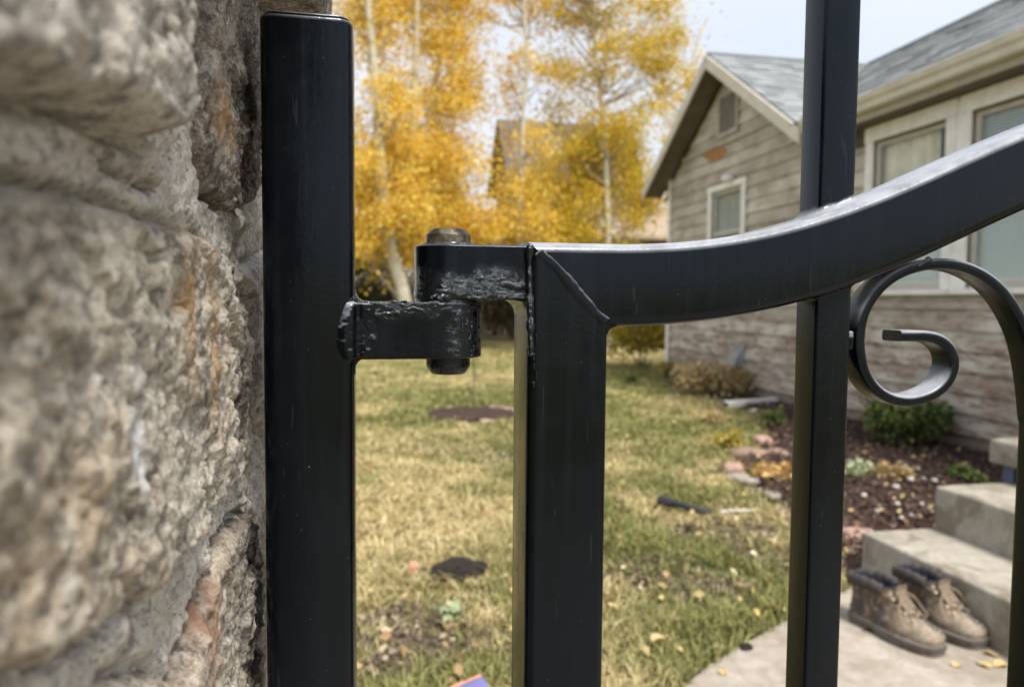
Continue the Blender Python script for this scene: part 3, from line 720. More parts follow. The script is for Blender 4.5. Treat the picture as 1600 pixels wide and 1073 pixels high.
# pickets
PW = 0.0262; pk_y = YC
px_l = [on_y(1290, 60, YC - PW / 2).x]
px_l += [px_l[0] + 0.1867 * k for k in (1, 2)]
for i, xl in enumerate(px_l):
    xc = xl + PW / 2
    pkm = MB()
    pkm.sweep([(xc, pk_y, 0.14), (xc, pk_y, rail_mid(xc))], rrect(PW, PW, 0.0032, 3))
    pkm.sweep([(xc, pk_y, rail_mid(xc) + 0.001), (xc, pk_y, rail_top(xc) + 0.42 + 0.03 * i)], rrect(PW, PW, 0.0032, 3))
    pkm.build('picket', PAINT, gate, smooth=40)
    if i < 2:
        e = PW / 2 + 0.0002
        for up_ in (1, -1):
            per_ = np.array(rrect(PW, PW, 0.0032, 5)); dens = []
            for k in range(len(per_)):
                p0, p1 = per_[k], per_[(k + 1) % len(per_)]; nn_ = max(1, int(np.linalg.norm(p1 - p0) / 0.0012))
                dens += [p0 + (p1 - p0) * t for t in np.linspace(0, 1, nn_, endpoint=False)]
            dens = np.array(dens); n_ = len(dens); nr = np.roll(dens, -1, 0) - np.roll(dens, 1, 0); nr = np.stack([nr[:, 1], -nr[:, 0]], 1); nr /= np.linalg.norm(nr, axis=1)[:, None]
            if np.sum(nr * dens) < 0: nr = -nr
            th_ = np.arctan2(dens[:, 1], dens[:, 0]); rr_ = (0.0056 if up_ > 0 else 0.0030) * (1 + 0.28 * fbm(np.cos(th_) * 4, np.sin(th_) * 4, i + up_ * 3.0, 3, 43))
            V = []; K = 9
            for j in range(K + 1):
                a_ = math.pi / 2 * j / K; o_, u_ = rr_ * (1 - math.sin(a_)), rr_ * (1 - math.cos(a_))
                X_ = xc + dens[:, 0] + nr[:, 0] * o_; Y_ = pk_y + dens[:, 1] + nr[:, 1] * o_
                base_ = np.array([rail_top(x) for x in X_]) if up_ > 0 else np.array([2 * rail_mid(x) - rail_top(x) - 0.0012 for x in X_])
                nz2 = 0.0004 * fbm(X_ * 420, Y_ * 420, j * .4, 3, 47) * math.sin(a_ * 2)
                V.append(np.column_stack([X_, Y_, base_ + up_ * (u_ - 0.0006 * (j == 0) + nz2)]))
            V = np.concatenate(V); F = [(j * n_ + k, j * n_ + (k + 1) % n_, (j + 1) * n_ + (k + 1) % n_, (j + 1) * n_ + k) for j in range(K) for k in range(n_)]
            wm = MB(); wm.add(V, F); wm.build('weld', PAINT, gate, smooth=180)
m = vtube(1.0 + TW / 2 - 0.004, YC, TW, 0.005, 0.12, rail_top(0.99)); m.build('stile', PAINT, gate, smooth=40)
m = MB(); m.sweep([(st_r - 0.002, YC, 0.16), (0.999, YC, 0.16)], rrect(0.038, 0.038, 0.004, 3)); m.build('bottom_rail', PAINT, gate, smooth=40)
# scroll: flat bar on edge, traced on its front plane
YS = YC - 0.0095
trace = [(1409, 525), (1428, 525), (1448, 525), (1468, 529), (1484, 540), (1493, 557), (1493, 577), (1484, 597), (1467, 613), (1445, 623), (1420, 627), (1394, 622), (1371, 607), (1355, 583), (1347, 553), (1346, 522), (1353, 489), (1370, 459), (1395, 435), (1428, 419), (1466, 412), (1504, 415), (1540, 430), (1571, 456), (1596, 493), (1613, 535), (1624, 590), (1630, 650), (1632, 720)]
sp = [(on_y(a, b, YS).x, on_y(a, b, YS).z) for a, b in trace]
zc_ = sp[-1][1]
sp += [(sp[-1][0], zc_ - 0.2), (sp[-1][0], zc_ - 0.44)] + [(a, 2 * (zc_ - 0.22) - b) for a, b in sp[-2::-1]]
sc = spline(sp, 420)
SD = 0.0200; ym = YS + SD / 2
sm = MB(); sm.sweep(np.column_stack([sc[:, 0], np.full(len(sc), ym), sc[:, 1]]), rrect(0.0076, SD, 0.0022, 3))
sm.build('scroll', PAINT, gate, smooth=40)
a, b = on_y(1337, 532, YS), on_y(1322, 530, YS)
weld([(a.x - 0.003, YS + 0.003, a.z + 0.006), (a.x - 0.0035, YS + 0.002, a.z), (a.x - 0.003, YS + 0.003, a.z - 0.006)], 0.0026, 'weld', gate, PAINT, 33)
a = on_y(1448, 408, YS)
weld([(a.x - 0.006, YS + 0.002, a.z - 0.0045), (a.x, YS + 0.001, a.z - 0.001), (a.x + 0.0035, YS + 0.002, a.z + 0.0015)], 0.0026, 'weld', gate, PAINT, 34)
# upper hinge lug, its fillet and the pin
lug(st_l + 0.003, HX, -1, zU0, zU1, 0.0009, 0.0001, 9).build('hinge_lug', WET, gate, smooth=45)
fillet((st_l, zU0), 0.0085, 0.0100, -1, -1, HY - HR + 0.001, HY + HR, 'weld', gate, WET, 12, 0.0004)
fillet((st_l + 0.001, zU1 - 0.0005), 0.0065, 0.0020, -1, 1, HY - HR + 0.001, HY + HR, 'weld', gate, WET, 13, 0.0003)
weld([(st_l + 0.001, YF + 0.0012, zU1 + 0.001), (st_l + 0.0005, YF + 0.0022, zU1 - 0.012), (st_l + 0.001, YF + 0.0018, zU0 + 0.006), (st_l + 0.0012, YF + 0.001, zU0 - 0.012), (st_l + 0.002, YF + 0.0006, zU0 - 0.034)], 0.0022, 'weld', gate, WET, 37, amp=0.55, freq=380)
# paint runs that dried on the stile's front edge below the hinge
for k in range(9):
    z0 = zU0 - 0.004 - 0.0055 * k - random.uniform(0, 0.002); x_ = st_l + random.uniform(0.002, 0.0065)
    weld([(x_, YF - 0.0002, z0), (x_ + random.uniform(-.0005, .0005), YF - 0.0003, z0 - random.uniform(.001, .003)), (x_, YF, z0 - random.uniform(.003, .005))], 0.0006, 'paint_run', gate, WET, 50 + k, 8, 0.5, 500)
def sag(zmid, xa, xb, yfun, r0, name, parent, seed, wob=0.0015, n=9):
    rr = random.Random(seed); pts = []
    for k in range(n):
        x = xa + (xb - xa) * k / (n - 1); pts.append((x, yfun(x), zmid + rr.uniform(-wob, wob)))
    return weld(pts, r0, name, parent, WET, seed, 10, 0.40, 220, flat=.7)
def yb(x): return HY - math.sqrt(max(1e-9, HR ** 2 - max(0, HX - x) ** 2)) + 0.0001     # front of the upper lug
def yl(x): return HY - math.sqrt(max(1e-9, HR ** 2 - max(0, x - HX) ** 2)) + 0.0001     # front of the lower lug
rs = random.Random(77)
for k in range(15):          # upper lug: short sags along its lower edge
    x0 = rs.uniform(HX - 0.013, st_l - 0.008); L = rs.uniform(0.003, 0.011); z = zU0 + 0.0008 + 0.013 * rs.random() ** 1.8
    sag(z, x0, min(x0 + L, st_l - 0.001), yb, rs.uniform(0.0007, 0.0019), 'paint_sag', gate, 200 + k, 0.0011, 5)
for k in range(13):          # lower lug: sags along its upper edge
    x0 = rs.uniform(post_r + 0.004, HX + 0.010); L = rs.uniform(0.003, 0.012); z = zL1 - 0.0004 - 0.008 * rs.random() ** 2.0
    sag(z, x0, min(x0 + L, HX + 0.0195), yl, rs.uniform(0.0007, 0.0019), 'paint_sag', post, 320 + k, 0.0010, 5)
for k in range(7):
    x = HX + random.uniform(0.001, 0.018); z = random.uniform(zL0 + 0.004, zL1 - 0.006); weld([(x, yl(x), z), (x + random.uniform(-.001, .001), yl(x), z - .002), (x, yl(x), z - random.uniform(.003, .006))], 0.0007, 'paint_run', post, WET, 240 + k, 8, .5, 500)
pr = 0.0137
hp = thing('hinge_pin', (HX, HY, zL0 - 0.011), 'worn steel hinge pin with domed head through the gate hinge', 'hinge pin')
m = MB(); m.lathe((HX, HY, zU1), [(pr * 0.9, -0.0004), (pr, 0.0003), (pr, 0.0062), (pr * 0.985, 0.0068), (pr * 0.72, 0.0102), (pr * 0.3, 0.0106), (0.0005, 0.0107)], 48)
V = m.v[0]; m.v[0] = V + 0.00022 * np.stack([fbm(V[:, 0] * 300, V[:, 1] * 300, V[:, 2] * 300, 3, 60 + q) for q in range(3)], 1)
m.build('pin_head', PIN, hp, smooth=30)
m = MB(); m.lathe((HX, HY, zU1), [(pr * 1.28, -0.0006), (pr * 1.22, 0.0012), (pr * 1.0, 0.0016), (pr * .5, 0.0016)], 40); m.build('washer', WET, hp, smooth=40)
m = MB(); m.lathe((HX, HY, zL0), [(0.0005, -0.0108), (pr * 0.74, -0.0105), (pr * 0.8, -0.0100), (pr * 0.985, -0.0060), (pr, -0.0054), (pr, 0.0005)], 48); m.build('pin_tail', WET, hp, smooth=30)
m = MB(); m.lathe((HX, HY, zL1 - 0.002), [(HR * 0.97, 0), (HR * 0.99, 0.0025), (HR * 0.97, 0.005)], 40); m.build('bushing', WET, hp, smooth=40)


# ------------------------------------------------------------------ concrete steps up to the house
SX1, SX2, SX3 = 1.96, 2.285, 2.62
SY = 2.63
steps = thing('concrete_steps', (3.1, 1.7, 0), 'weathered concrete steps leading up to the house beside the boots', 'steps')
def slab(name, a, b, parent, m=CONC_STEP, bev=0.012, seed=1, amp=0.004):
    """box with slightly uneven edges and worn corners"""
    bm = bmesh.new(); bmesh.ops.create_cube(bm, size=1.0)
    for v in bm.verts:
        v.co = Vector([a[k] + (b[k] - a[k]) * (v.co[k] + 0.5) for k in range(3)])
    ed = [e for e in bm.edges if max(v.co.z for v in e.verts) > a[2] + 0.01]
    bmesh.ops.bevel(bm, geom=ed, offset=bev, segments=3, affect='EDGES', profile=0.5)
    bmesh.ops.subdivide_edges(bm, edges=[e for e in bm.edges if e.calc_length() > 0.12], cuts=10, use_grid_fill=True)
    P = np.array([v.co[:] for v in bm.verts])
    D = amp * np.stack([fbm(P[:, 0] * 7, P[:, 1] * 7, P[:, 2] * 7, 4, seed + k) for k in range(3)], 1)
    for v, d in zip(bm.verts, D): v.co += Vector(d)
    o0 = wloc(parent)
    for v in bm.verts: v.co -= o0
    me = bpy.data.meshes.new(name); bm.to_mesh(me); bm.free()
    me.polygons.foreach_set('use_smooth', [True] * len(me.polygons)); me.set_sharp_from_angle(angle=math.radians(50))
    me.materials.append(m)
    o = bpy.data.objects.new(name, me); C.objects.link(o); o.parent = parent; return o
slab('step', (SX1, 0.9, -0.08), (SX2 + 0.02, SY, 0.180), steps, seed=2)
slab('step', (SX2, 0.9, 0.0), (SX3 + 0.05, SY - 0.004, 0.357), steps, seed=5)
slab('landing', (SX3, 0.88, 0.428), (WALL_X - 0.02, SY + 0.09, 0.530), steps, seed=8, bev=0.02)
slab('landing_base', (SX3 + 0.16, 0.95, 0.0), (WALL_X - 0.03, SY - 0.02, 0.430), steps, m=simple('stained_concrete', (0.20, 0.185, 0.165), 0.9, 0.3, 6), seed=9)
BLUE = simple('blue_grey_paint', (0.075, 0.10, 0.16), 0.5, 0.2, 20)
m = MB(); m.box((SX3 + 0.035, SY - 0.012, 0.352), (SX3 + 0.085, SY + 0.045, 0.431)); m.box((SX3 + 0.04, SY - 0.010, 0.0), (SX3 + 0.08, SY + 0.04, 0.353))
m.build('support_post', BLUE, steps, bevel=0.004)

# ------------------------------------------------------------------ house
house = thing('house', (6.2, 5.5, 0), 'low house with weathered taupe lap siding, grey shingle roof and a front gable', 'house')
def siding_mat():
    g = G('taupe_siding_paint')
    z = g.sep()[2]
    a = g.noise(2.2, 6, 0.6, co=g.co(scale=(1, 1, 2.0))); b = g.noise(9, 6, 0.7, 0.5, co=g.co(scale=(1, 0.45, 2.2))); c = g.noise(60, 5, 0.7)
    tone = g.n.new('ShaderNodeObjectInfo').outputs['Random']
    col = g.mix(tone, (0.45, 0.41, 0.35), (0.61, 0.57, 0.495))
    col = g.mix(g.ramp(a, [(0.38, 0.0), (0.62, 0.75)]), col, (0.30, 0.255, 0.195))
    low = g.math('ADD', 0.452, g.math('MULTIPLY', z, 0.045))
    pe = g.math('MULTIPLY', g.math('SUBTRACT', b, low), 14.0, True)
    wood = g.ramp(c, [(0.3, (0.13, 0.075, 0.050)), (0.55, (0.25, 0.155, 0.105)), (0.75, (0.33, 0.245, 0.185))])
    lowp = g.math('SUBTRACT', 1.0, g.math('MULTIPLY', z, 0.55), True)
    pe = g.math('MULTIPLY', pe, g.math('ADD', g.math('MULTIPLY', lowp, 1.1), 0.42, True))
    col = g.mix(g.math('MULTIPLY', pe, g.ramp(g.noise(30, 5, 0.7, 0.4, co=g.co(scale=(1, 0.35, 1.6))), [(0.40, 0.25), (0.55, 1.0)])), col, wood)
    n = g.bump(g.noise(40, 5, 0.6, co=g.co(scale=(1, 0.1, 1))), 0.35, 0.003); n = g.bump(pe, 0.4, 0.002, n)
    g.set(Base_Color=col, Roughness=0.8, Normal=n, Specular_IOR_Level=0.3); return g.m
# siding object coordinates: each board's origin is the house's base, so z is height above ground
SIDING = siding_mat()
TRIM = simple('white_trim_paint', (0.78, 0.765, 0.72), 0.6, 0.12, 9)
TRIM_D = simple('taupe_trim_paint', (0.40, 0.355, 0.29), 0.65, 0.18, 5)
GUT = simple('cream_gutter_paint', (0.60, 0.565, 0.485), 0.5, 0.12, 6)
SOFF = simple('dark_brown_soffit', (0.14, 0.112, 0.084), 0.8, 0.2, 5)
FOUND = simple('foundation_concrete', (0.26, 0.21, 0.165), 0.9, 0.25, 7)
ROOFDECK = simple('roof_felt', (0.10, 0.10, 0.10), 0.95, 0.2, 8)
def shingle_mat():
    g = G('grey_shingle')
    col = g.ramp(g.island(), [(0.0, (0.115, 0.13, 0.14)), (0.5, (0.185, 0.20, 0.21)), (1.0, (0.25, 0.268, 0.275))])
    col = g.mix(g.ramp(g.noise(300, 3, 0.7), [(0.4, 0.0), (0.65, 0.35)]), col, (0.40, 0.41, 0.40))
    g.set(Base_Color=col, Roughness=0.95, Specular_IOR_Level=0.2, Normal=g.bump(g.noise(260, 3, 0.7), 0.5, 0.003)); return g.m
SHINGLE = shingle_mat()
XE = 4.075                                  # plane of the eaves and of the gable's verge
Y_NEAR, Y_FAR = 0.5, 10.38
RX, RZ = 6.28, 4.15                         # main ridge
EZ = 2.80                                   # eave
GYC, GHW, GAP_Z = 8.60, 2.04, 4.13          # front gable: centre, half width, apex
G_SL = (GAP_Z - 2.81) / GHW
def under_roof(y):
    """height of the wall at y: the plate, or the gable above it"""
    return max(2.66, GAP_Z - 0.16 - G_SL * abs(y - GYC)) if abs(y - GYC) < GHW else 2.66
# windows as measured on the wall: (y0, y1, z0, z1) of the openings
def wy(px, py): return on_x(px, py, WALL_X).y
def wz(px, py): return on_x(px, py, WALL_X).z
W1 = (wy(1487, 190), wy(1372, 225), wz(1450, 452), wz(1372, 222))
W2y1 = wy(1527, 180)
W2 = (W2y1 - (W1[1] - W1[0]), W2y1, W1[2], W1[3])
WG = (wy(1164, 290), wy(1117, 300), wz(1140, 430), wz(1118, 302))
VENT = (wy(1155, 170), wy(1129, 170), wz(1140, 206), wz(1140, 150))
OPEN = [W1, W2, WG]
DOOR = (1.25, 2.2, 0.53, 2.58)
OPEN.append(DOOR)
expo = 0.155; z = 0.145; row = 0; rb = random.Random(5)
segs_made = 0
while z < 4.05:
    z1 = z + expo
    # run of wall covered by this course
    if z1 <= 2.66: runs = [(Y_NEAR + 0.1, Y_FAR)]
    else:
        hw = (GAP_Z - 0.17 - (z + 0.03)) / G_SL
        runs = [(GYC - hw, GYC + hw)] if hw > 0.12 else []
        hw1 = (GAP_Z - 0.17 - z1) / G_SL
    cutz = []
    for a, b in runs:
        spans = [(a, b)]
        for (oy0, oy1, oz0, oz1) in OPEN:
            if oz1 > z + 0.02 and oz0 < z1 - 0.02:
                ns = []
                for p, q in spans:
                    if oy1 + 0.02 < p or oy0 - 0.02 > q: ns.append((p, q)); continue
                    if oy0 - 0.02 > p: ns.append((p, oy0 - 0.02))
                    if oy1 + 0.02 < q: ns.append((oy1 + 0.02, q))
                spans = ns
        for p, q in spans:
            y = p
            while y < q - 0.01:
                L = rb.uniform(2.4, 3.9); e = min(q, y + L)
                if q - e < 0.5: e = q
                dx, dz = rb.uniform(-0.002, 0.002), rb.uniform(-0.003, 0.003)
                bt = 0.030
                prof_ = [(WALL_X - bt + dx, z - 0.012 + dz), (WALL_X - bt - 0.001 + dx, z + 0.004 + dz), (WALL_X - 0.005 + dx, z1 + 0.012), (WALL_X + 0.004, z1 + 0.012), (WALL_X + 0.004, z - 0.012 + dz)]
                n = len(prof_); ya, yb = y + 0.0012, e - 0.0012
                V = [(x, ya, zz) for x, zz in prof_] + [(x, yb, zz) for x, zz in prof_]
                if z1 > 2.66:       # raking cut under the gable
                    if abs(e - (GYC + hw)) < 1e-3:
                        for k in (2, 3): V[n + k] = (V[n + k][0], GYC + max(hw1 - 0.02, 0.02), V[n + k][2])
                    if abs(y - (GYC - hw)) < 1e-3:
                        for k in (2, 3): V[k] = (V[k][0], GYC - max(hw1 - 0.02, 0.02), V[k][2])
                F = [(i, (i + 1) % n, n + (i + 1) % n, n + i) for i in range(n)] + [tuple(range(n - 1, -1, -1)), tuple(range(n, 2 * n))]
                mm = MB(); mm.add(V, F); mm.build('siding_board', SIDING, house)
                y = e
    z = z1; row += 1
# wall behind the boards, with the openings left out
m = MB()
ycuts = sorted({Y_NEAR + 0.1, Y_FAR} | {v for o in OPEN for v in o[:2]})
for a, b in zip(ycuts[:-1], ycuts[1:]):
    zz = [0.139]
    for o in sorted([o for o in OPEN if o[0] <= a + 1e-6 and o[1] >= b - 1e-6], key=lambda t: t[2]): zz += [o[2], o[3]]
    zz.append(2.66)
    for k in range(0, len(zz), 2):
        if zz[k + 1] - zz[k] > 0.01: m.box((WALL_X + 0.006, a, zz[k]), (WALL_X + 0.14, b, zz[k + 1]))
hw = (GAP_Z - 0.2 - 2.66) / G_SL
m.add([(WALL_X + x, y, zz) for x in (0.006, 0.1) for y, zz in ((GYC - hw, 2.661), (GYC + hw, 2.661), (GYC, GAP_Z - 0.2))], [(0, 2, 1), (3, 4, 5), (0, 1, 4, 3), (1, 2, 5, 4), (2, 0, 3, 5)])
XB = 2 * RX - WALL_X
m.box((WALL_X + 0.14, Y_FAR - 0.14, 0.139), (XB, Y_FAR, 2.66)); m.box((WALL_X + 0.14, Y_NEAR + 0.1, 0.139), (XB, Y_NEAR + 0.24, 2.66)); m.box((XB, Y_NEAR + 0.1, 0.139), (XB + 0.14, Y_FAR, 2.66))
for yy in (Y_NEAR + 0.1, Y_FAR - 0.14):
    m.add([(x, yy + k, zz) for k in (0, 0.14) for x, zz in ((WALL_X + 0.02, 2.661), (XB, 2.661), (RX, RZ - 0.16))], [(0, 1, 2), (3, 5, 4), (0, 3, 4, 1), (1, 4, 5, 2), (2, 5, 3, 0)])
m.build('wall', SIDING, house)
m = MB(); m.box((WALL_X + 0.012, Y_NEAR + 0.1, -0.1), (XB + 0.13, Y_FAR - 0.01, 0.138)); m.build('foundation', FOUND, house)
m = MB(); m.box((WALL_X - 0.042, Y_FAR - 0.085, 0.14), (WALL_X - 0.0315, Y_FAR + 0.012, 2.9)); m.box((WALL_X - 0.0313, Y_FAR + 0.002, 0.14), (WALL_X + 0.09, Y_FAR + 0.012, 2.9)); m.build('corner_board', TRIM, house)
# belt board across the gable foot
zb = wz(1150, 215)
m = MB(); m.box((WALL_X - 0.040, GYC - 1.32, zb - 0.035), (WALL_X - 0.0315, GYC + 1.32, zb + 0.02)); m.build('belt_board', TRIM_D, house, bevel=0.003)
m = MB(); m.add([(WALL_X - 0.0335 + d, on_x(a, b, WALL_X).y, on_x(a, b, WALL_X).z) for d in (0, 0.004) for a, b in ((1100, 243), (1118, 235), (1138, 231), (1139, 240), (1128, 250), (1112, 252))], [(0, 1, 2, 3, 4, 5), (11, 10, 9, 8, 7, 6)] + [(i, (i + 1) % 6, 6 + (i + 1) % 6, 6 + i) for i in range(6)])
m.build('bare_wood_patch', simple('bare_orange_wood', (0.36, 0.165, 0.062), 0.85, 0.3, 25), house)
# roof: decks, shingle courses, verge boards, gutter
def roof_plane(p00, p10, p01, th, name, m):
    """deck: p00-p10 along the eave, p00-p01 up the slope"""
    a, b, c = Vector(p00), Vector(p10), Vector(p01); n = (b - a).cross(c - a).normalized()
    if n.z < 0: n = -n
    q = [a, b, b + (c - a), c]; V = [p - n * 0.012 for p in q] + [p - n * th for p in q]
    mm = MB(); mm.add(V, [(0, 1, 2, 3), (7, 6, 5, 4), (0, 4, 5, 1), (1, 5, 6, 2), (2, 6, 7, 3), (3, 7, 4, 0)]); return mm
def shingles(p00, p10, p01, clip=None, expo_=0.14, wmin=0.14, wmax=0.32, seed=1):
    a, b, c = np.array(p00, float), np.array(p10, float), np.array(p01, float)
    U = b - a; Lu = np.linalg.norm(U); U = U / Lu; Vv = c - a; Lv = np.linalg.norm(Vv); Vv = Vv / Lv
    n = np.cross(U, Vv); n = n if n[2] > 0 else -n
    rr = random.Random(seed); mm = MB(); v = -0.02
    while v < Lv - 0.01:
        u = -rr.uniform(0, 0.2)
        while u < Lu:
            w_ = rr.uniform(wmin, wmax); u0, u1 = max(u, 0), min(u + w_ - 0.006, Lu); u += w_
            if u1 - u0 < 0.02: continue
            v0 = v + rr.uniform(-0.008, 0.006); v1 = min(v + expo_ + 0.02, Lv)
            if clip and not clip(a + U * (u0 + u1) / 2 + Vv * (v0 + v1) / 2): continue
            t0 = 0.010 + rr.choice((0, 0, 0.005)); P = [a + U * x + Vv * y + n * h for x, y, h in ((u0, v0, t0), (u1, v0, t0), (u1, v1, 0.003), (u0, v1, 0.003), (u0, v0, -0.004), (u1, v0, -0.004))]
            mm.add(P, [(0, 1, 2, 3), (4, 5, 1, 0), (4, 0, 3), (5, 2, 1)])
        v += expo_
    return mm
E0, E1 = (XE - 0.03, Y_NEAR - 0.2, EZ + 0.035), (XE - 0.03, Y_FAR + 0.25, EZ + 0.035)
slope = (RZ - EZ - 0.035) / (RX - XE + 0.03)
def roof_poly(pts, th):
    a, b, c = Vector(pts[0]), Vector(pts[1]), Vector(pts[2]); n = (b - a).cross(c - a).normalized(); n = n if n.z > 0 else -n
    k = len(pts); V = [Vector(p) - n * 0.012 for p in pts] + [Vector(p) - n * th for p in pts]; mm = MB()
    return mm.add(V, [tuple(range(k)), tuple(range(2 * k - 1, k - 1, -1))] + [(i, i + k, (i + 1) % k + k, (i + 1) % k) for i in range(k)])
roof_poly([E0, (E0[0], GYC - GHW - 0.04, E0[2]), (RX, GYC, RZ), (RX, Y_NEAR - 0.2, RZ)], 0.05).build('roof_deck', ROOFDECK, house)
roof_poly([(RX, GYC, RZ), (E0[0], GYC + GHW - 0.02, E0[2]), E1, (RX, Y_FAR + 0.25, RZ)], 0.05).build('roof_deck', ROOFDECK, house)
EB0, EB1 = (2 * RX - XE + 0.03, Y_NEAR - 0.2, EZ + 0.035), (2 * RX - XE + 0.03, Y_FAR + 0.25, EZ + 0.035)
roof_plane(EB0, EB1, (RX, Y_NEAR - 0.2, RZ), 0.05, 'roof_deck', None).build('roof_deck', ROOFDECK, house)
zr = lambda x: RZ - slope * abs(x - RX)
def not_in_gable(p): return not (abs(p[1] - GYC) < GHW and (GAP_Z - G_SL * abs(p[1] - GYC)) > zr(p[0]) + 0.01)
tag(shingles(E0, E1, (RX, Y_NEAR - 0.2, RZ), not_in_gable, seed=3).build('shingle_courses', SHINGLE, house), kind='stuff')
tag(shingles(EB0, EB1, (RX, Y_NEAR - 0.2, RZ), None, 0.3, 0.3, 0.5, seed=4).build('shingle_courses', SHINGLE, house), kind='stuff')
for sg in (-1, 1):
    g0 = (XE - 0.02, GYC + sg * GHW, 2.81); g1 = (RX + 0.1, GYC + sg * GHW, 2.81); g2 = (XE - 0.02, GYC, GAP_Z)
    roof_plane(g0, g1, g2, 0.05, 'roof_deck', None).build('roof_deck', ROOFDECK, house)
    ok = lambda p: (GAP_Z - G_SL * abs(p[1] - GYC)) > zr(p[0]) - 0.06 or p[0] < XE + 0.3
    tag(shingles(g0, g1, g2, ok, seed=6 + sg).build('shingle_courses', SHINGLE, house), kind='stuff')
    # verge board and soffit of the front gable
    m = MB(); dv = Vector((0, -sg * GHW, GAP_Z - 2.81)).normalized(); up = Vector((0, sg * (GAP_Z - 2.81), GHW)).normalized()
    A = Vector((XE - 0.05, GYC + sg * (GHW + 0.05), 2.81 - 0.05 * G_SL)) - up * 0.012; B = Vector((XE - 0.05, GYC, GAP_Z)) - up * 0.0125
    dn = Vector((0, 0, -0.150)); th = Vector((0.026, 0, 0))
    q = [A, B, B + dn * 1.05, A + dn]; V = q + [p + th for p in q]
    m.add(V, [(0, 1, 2, 3), (7, 6, 5, 4), (0, 4, 5, 1), (1, 5, 6, 2), (2, 6, 7, 3), (3, 7, 4, 0)]); m.build('verge_board', GUT, house, bevel=0.003)
    m = MB(); q = [A + dn * .55 + th * 1.1, B + dn * .55 + th * 1.1]; q = q + [q[1] + Vector((0.30, 0, 0)), q[0] + Vector((0.30, 0, 0))]; V = q + [p + Vector((0, 0, -0.012)) for p in q]
    m.add(V, [(0, 1, 2, 3), (7, 6, 5, 4), (0, 4, 5, 1), (1, 5, 6, 2), (2, 6, 7, 3), (3, 7, 4, 0)]); m.build('soffit', SOFF, house)
m = MB(); m.box((RX - 0.05, Y_NEAR - 0.2, RZ - 0.03), (RX + 0.05, Y_FAR + 0.25, RZ + 0.022)); m.build('ridge_cap', SHINGLE, house, bevel=0.02)
m = MB(); m.box((XE - 0.03, GYC - 0.05, GAP_Z - 0.035), (RX, GYC + 0.05, GAP_Z + 0.02)); m.build('ridge_cap', SHINGLE, house, bevel=0.02)
for ya, yb in ((Y_NEAR - 0.2, GYC - GHW - 0.06),):
    m = MB(); gp = [(0, 0), (-0.012, 0.012), (-0.02, 0.05), (-0.045, 0.075), (-0.052, 0.10), (-0.06, 0.112), (-0.056, 0.116), (-0.046, 0.106), (0.055, 0.106), (0.06, 0.0)]
    m.add([(XE - 0.02 + x, y, EZ - 0.092 + zz) for y in (ya, yb) for x, zz in gp], [(i, (i + 1) % 10, 10 + (i + 1) % 10, 10 + i) for i in range(10)] + [tuple(range(9, -1, -1)), tuple(range(10, 20))]); m.build('gutter', GUT, house)
    m = MB(); m.box((XE + 0.041, ya, EZ - 0.15), (XE + 0.066, yb, EZ + 0.0)); m.build('fascia', TRIM_D, house)
    m = MB(); m.box((XE + 0.067, ya, EZ - 0.145), (WALL_X + 0.01, yb, EZ - 0.13)); m.build('soffit', SOFF, house)
    m = MB(); m.box((WALL_X - 0.040, Y_NEAR + 0.1, 2.50), (WALL_X - 0.0315, yb - 0.05, 2.655)); m.build('frieze_shade_board', simple('frieze_shade_brown', (0.10, 0.082, 0.062), 0.8, 0.2, 5), house)  # shadow band under the eave put into the board's dark colour
# gable return where the verge meets the gutter
m = MB(); m.box((XE - 0.045, GYC - GHW - 0.05, 2.66), (XE + 0.12, GYC - GHW + 0.14, 2.80)); m.build('eave_return', TRIM_D, house, bevel=0.004)
# windows
def glass_mat():
    g = G('window_glass')
    tr = g.n.new('ShaderNodeBsdfTransparent'); gl = g.n.new('ShaderNodeBsdfGlossy'); gl.inputs['Roughness'].default_value = 0.02
    tr.inputs['Color'].default_value = (0.95, 0.97, 0.96, 1)
    fr = g.n.new('ShaderNodeFresnel'); fr.inputs['IOR'].default_value = 1.5
    mxx = g.n.new('ShaderNodeMixShader'); ge = g.n.new('ShaderNodeNewGeometry'); g.l.new(g.math('MULTIPLY', fr.outputs[0], g.math('SUBTRACT', 1.0, ge.outputs['Backfacing'])), mxx.inputs[0]); g.l.new(tr.outputs[0], mxx.inputs[1]); g.l.new(gl.outputs[0], mxx.inputs[2]); g.l.new(mxx.outputs[0], g.out.inputs['Surface'])
    return g.m
GLASS = glass_mat()
BLIND = simple('pale_blind', (0.80, 0.84, 0.80), 0.6, 0.06, 30, 0)
CURT = simple('beige_curtain', (0.82, 0.75, 0.62), 0.9, 0.15, 8)
SASH = simple('cream_sash', (0.50, 0.47, 0.41), 0.6, 0.12, 10)
DARK = simple('dark_room', (0.06, 0.055, 0.05), 0.9, 0.2, 3)
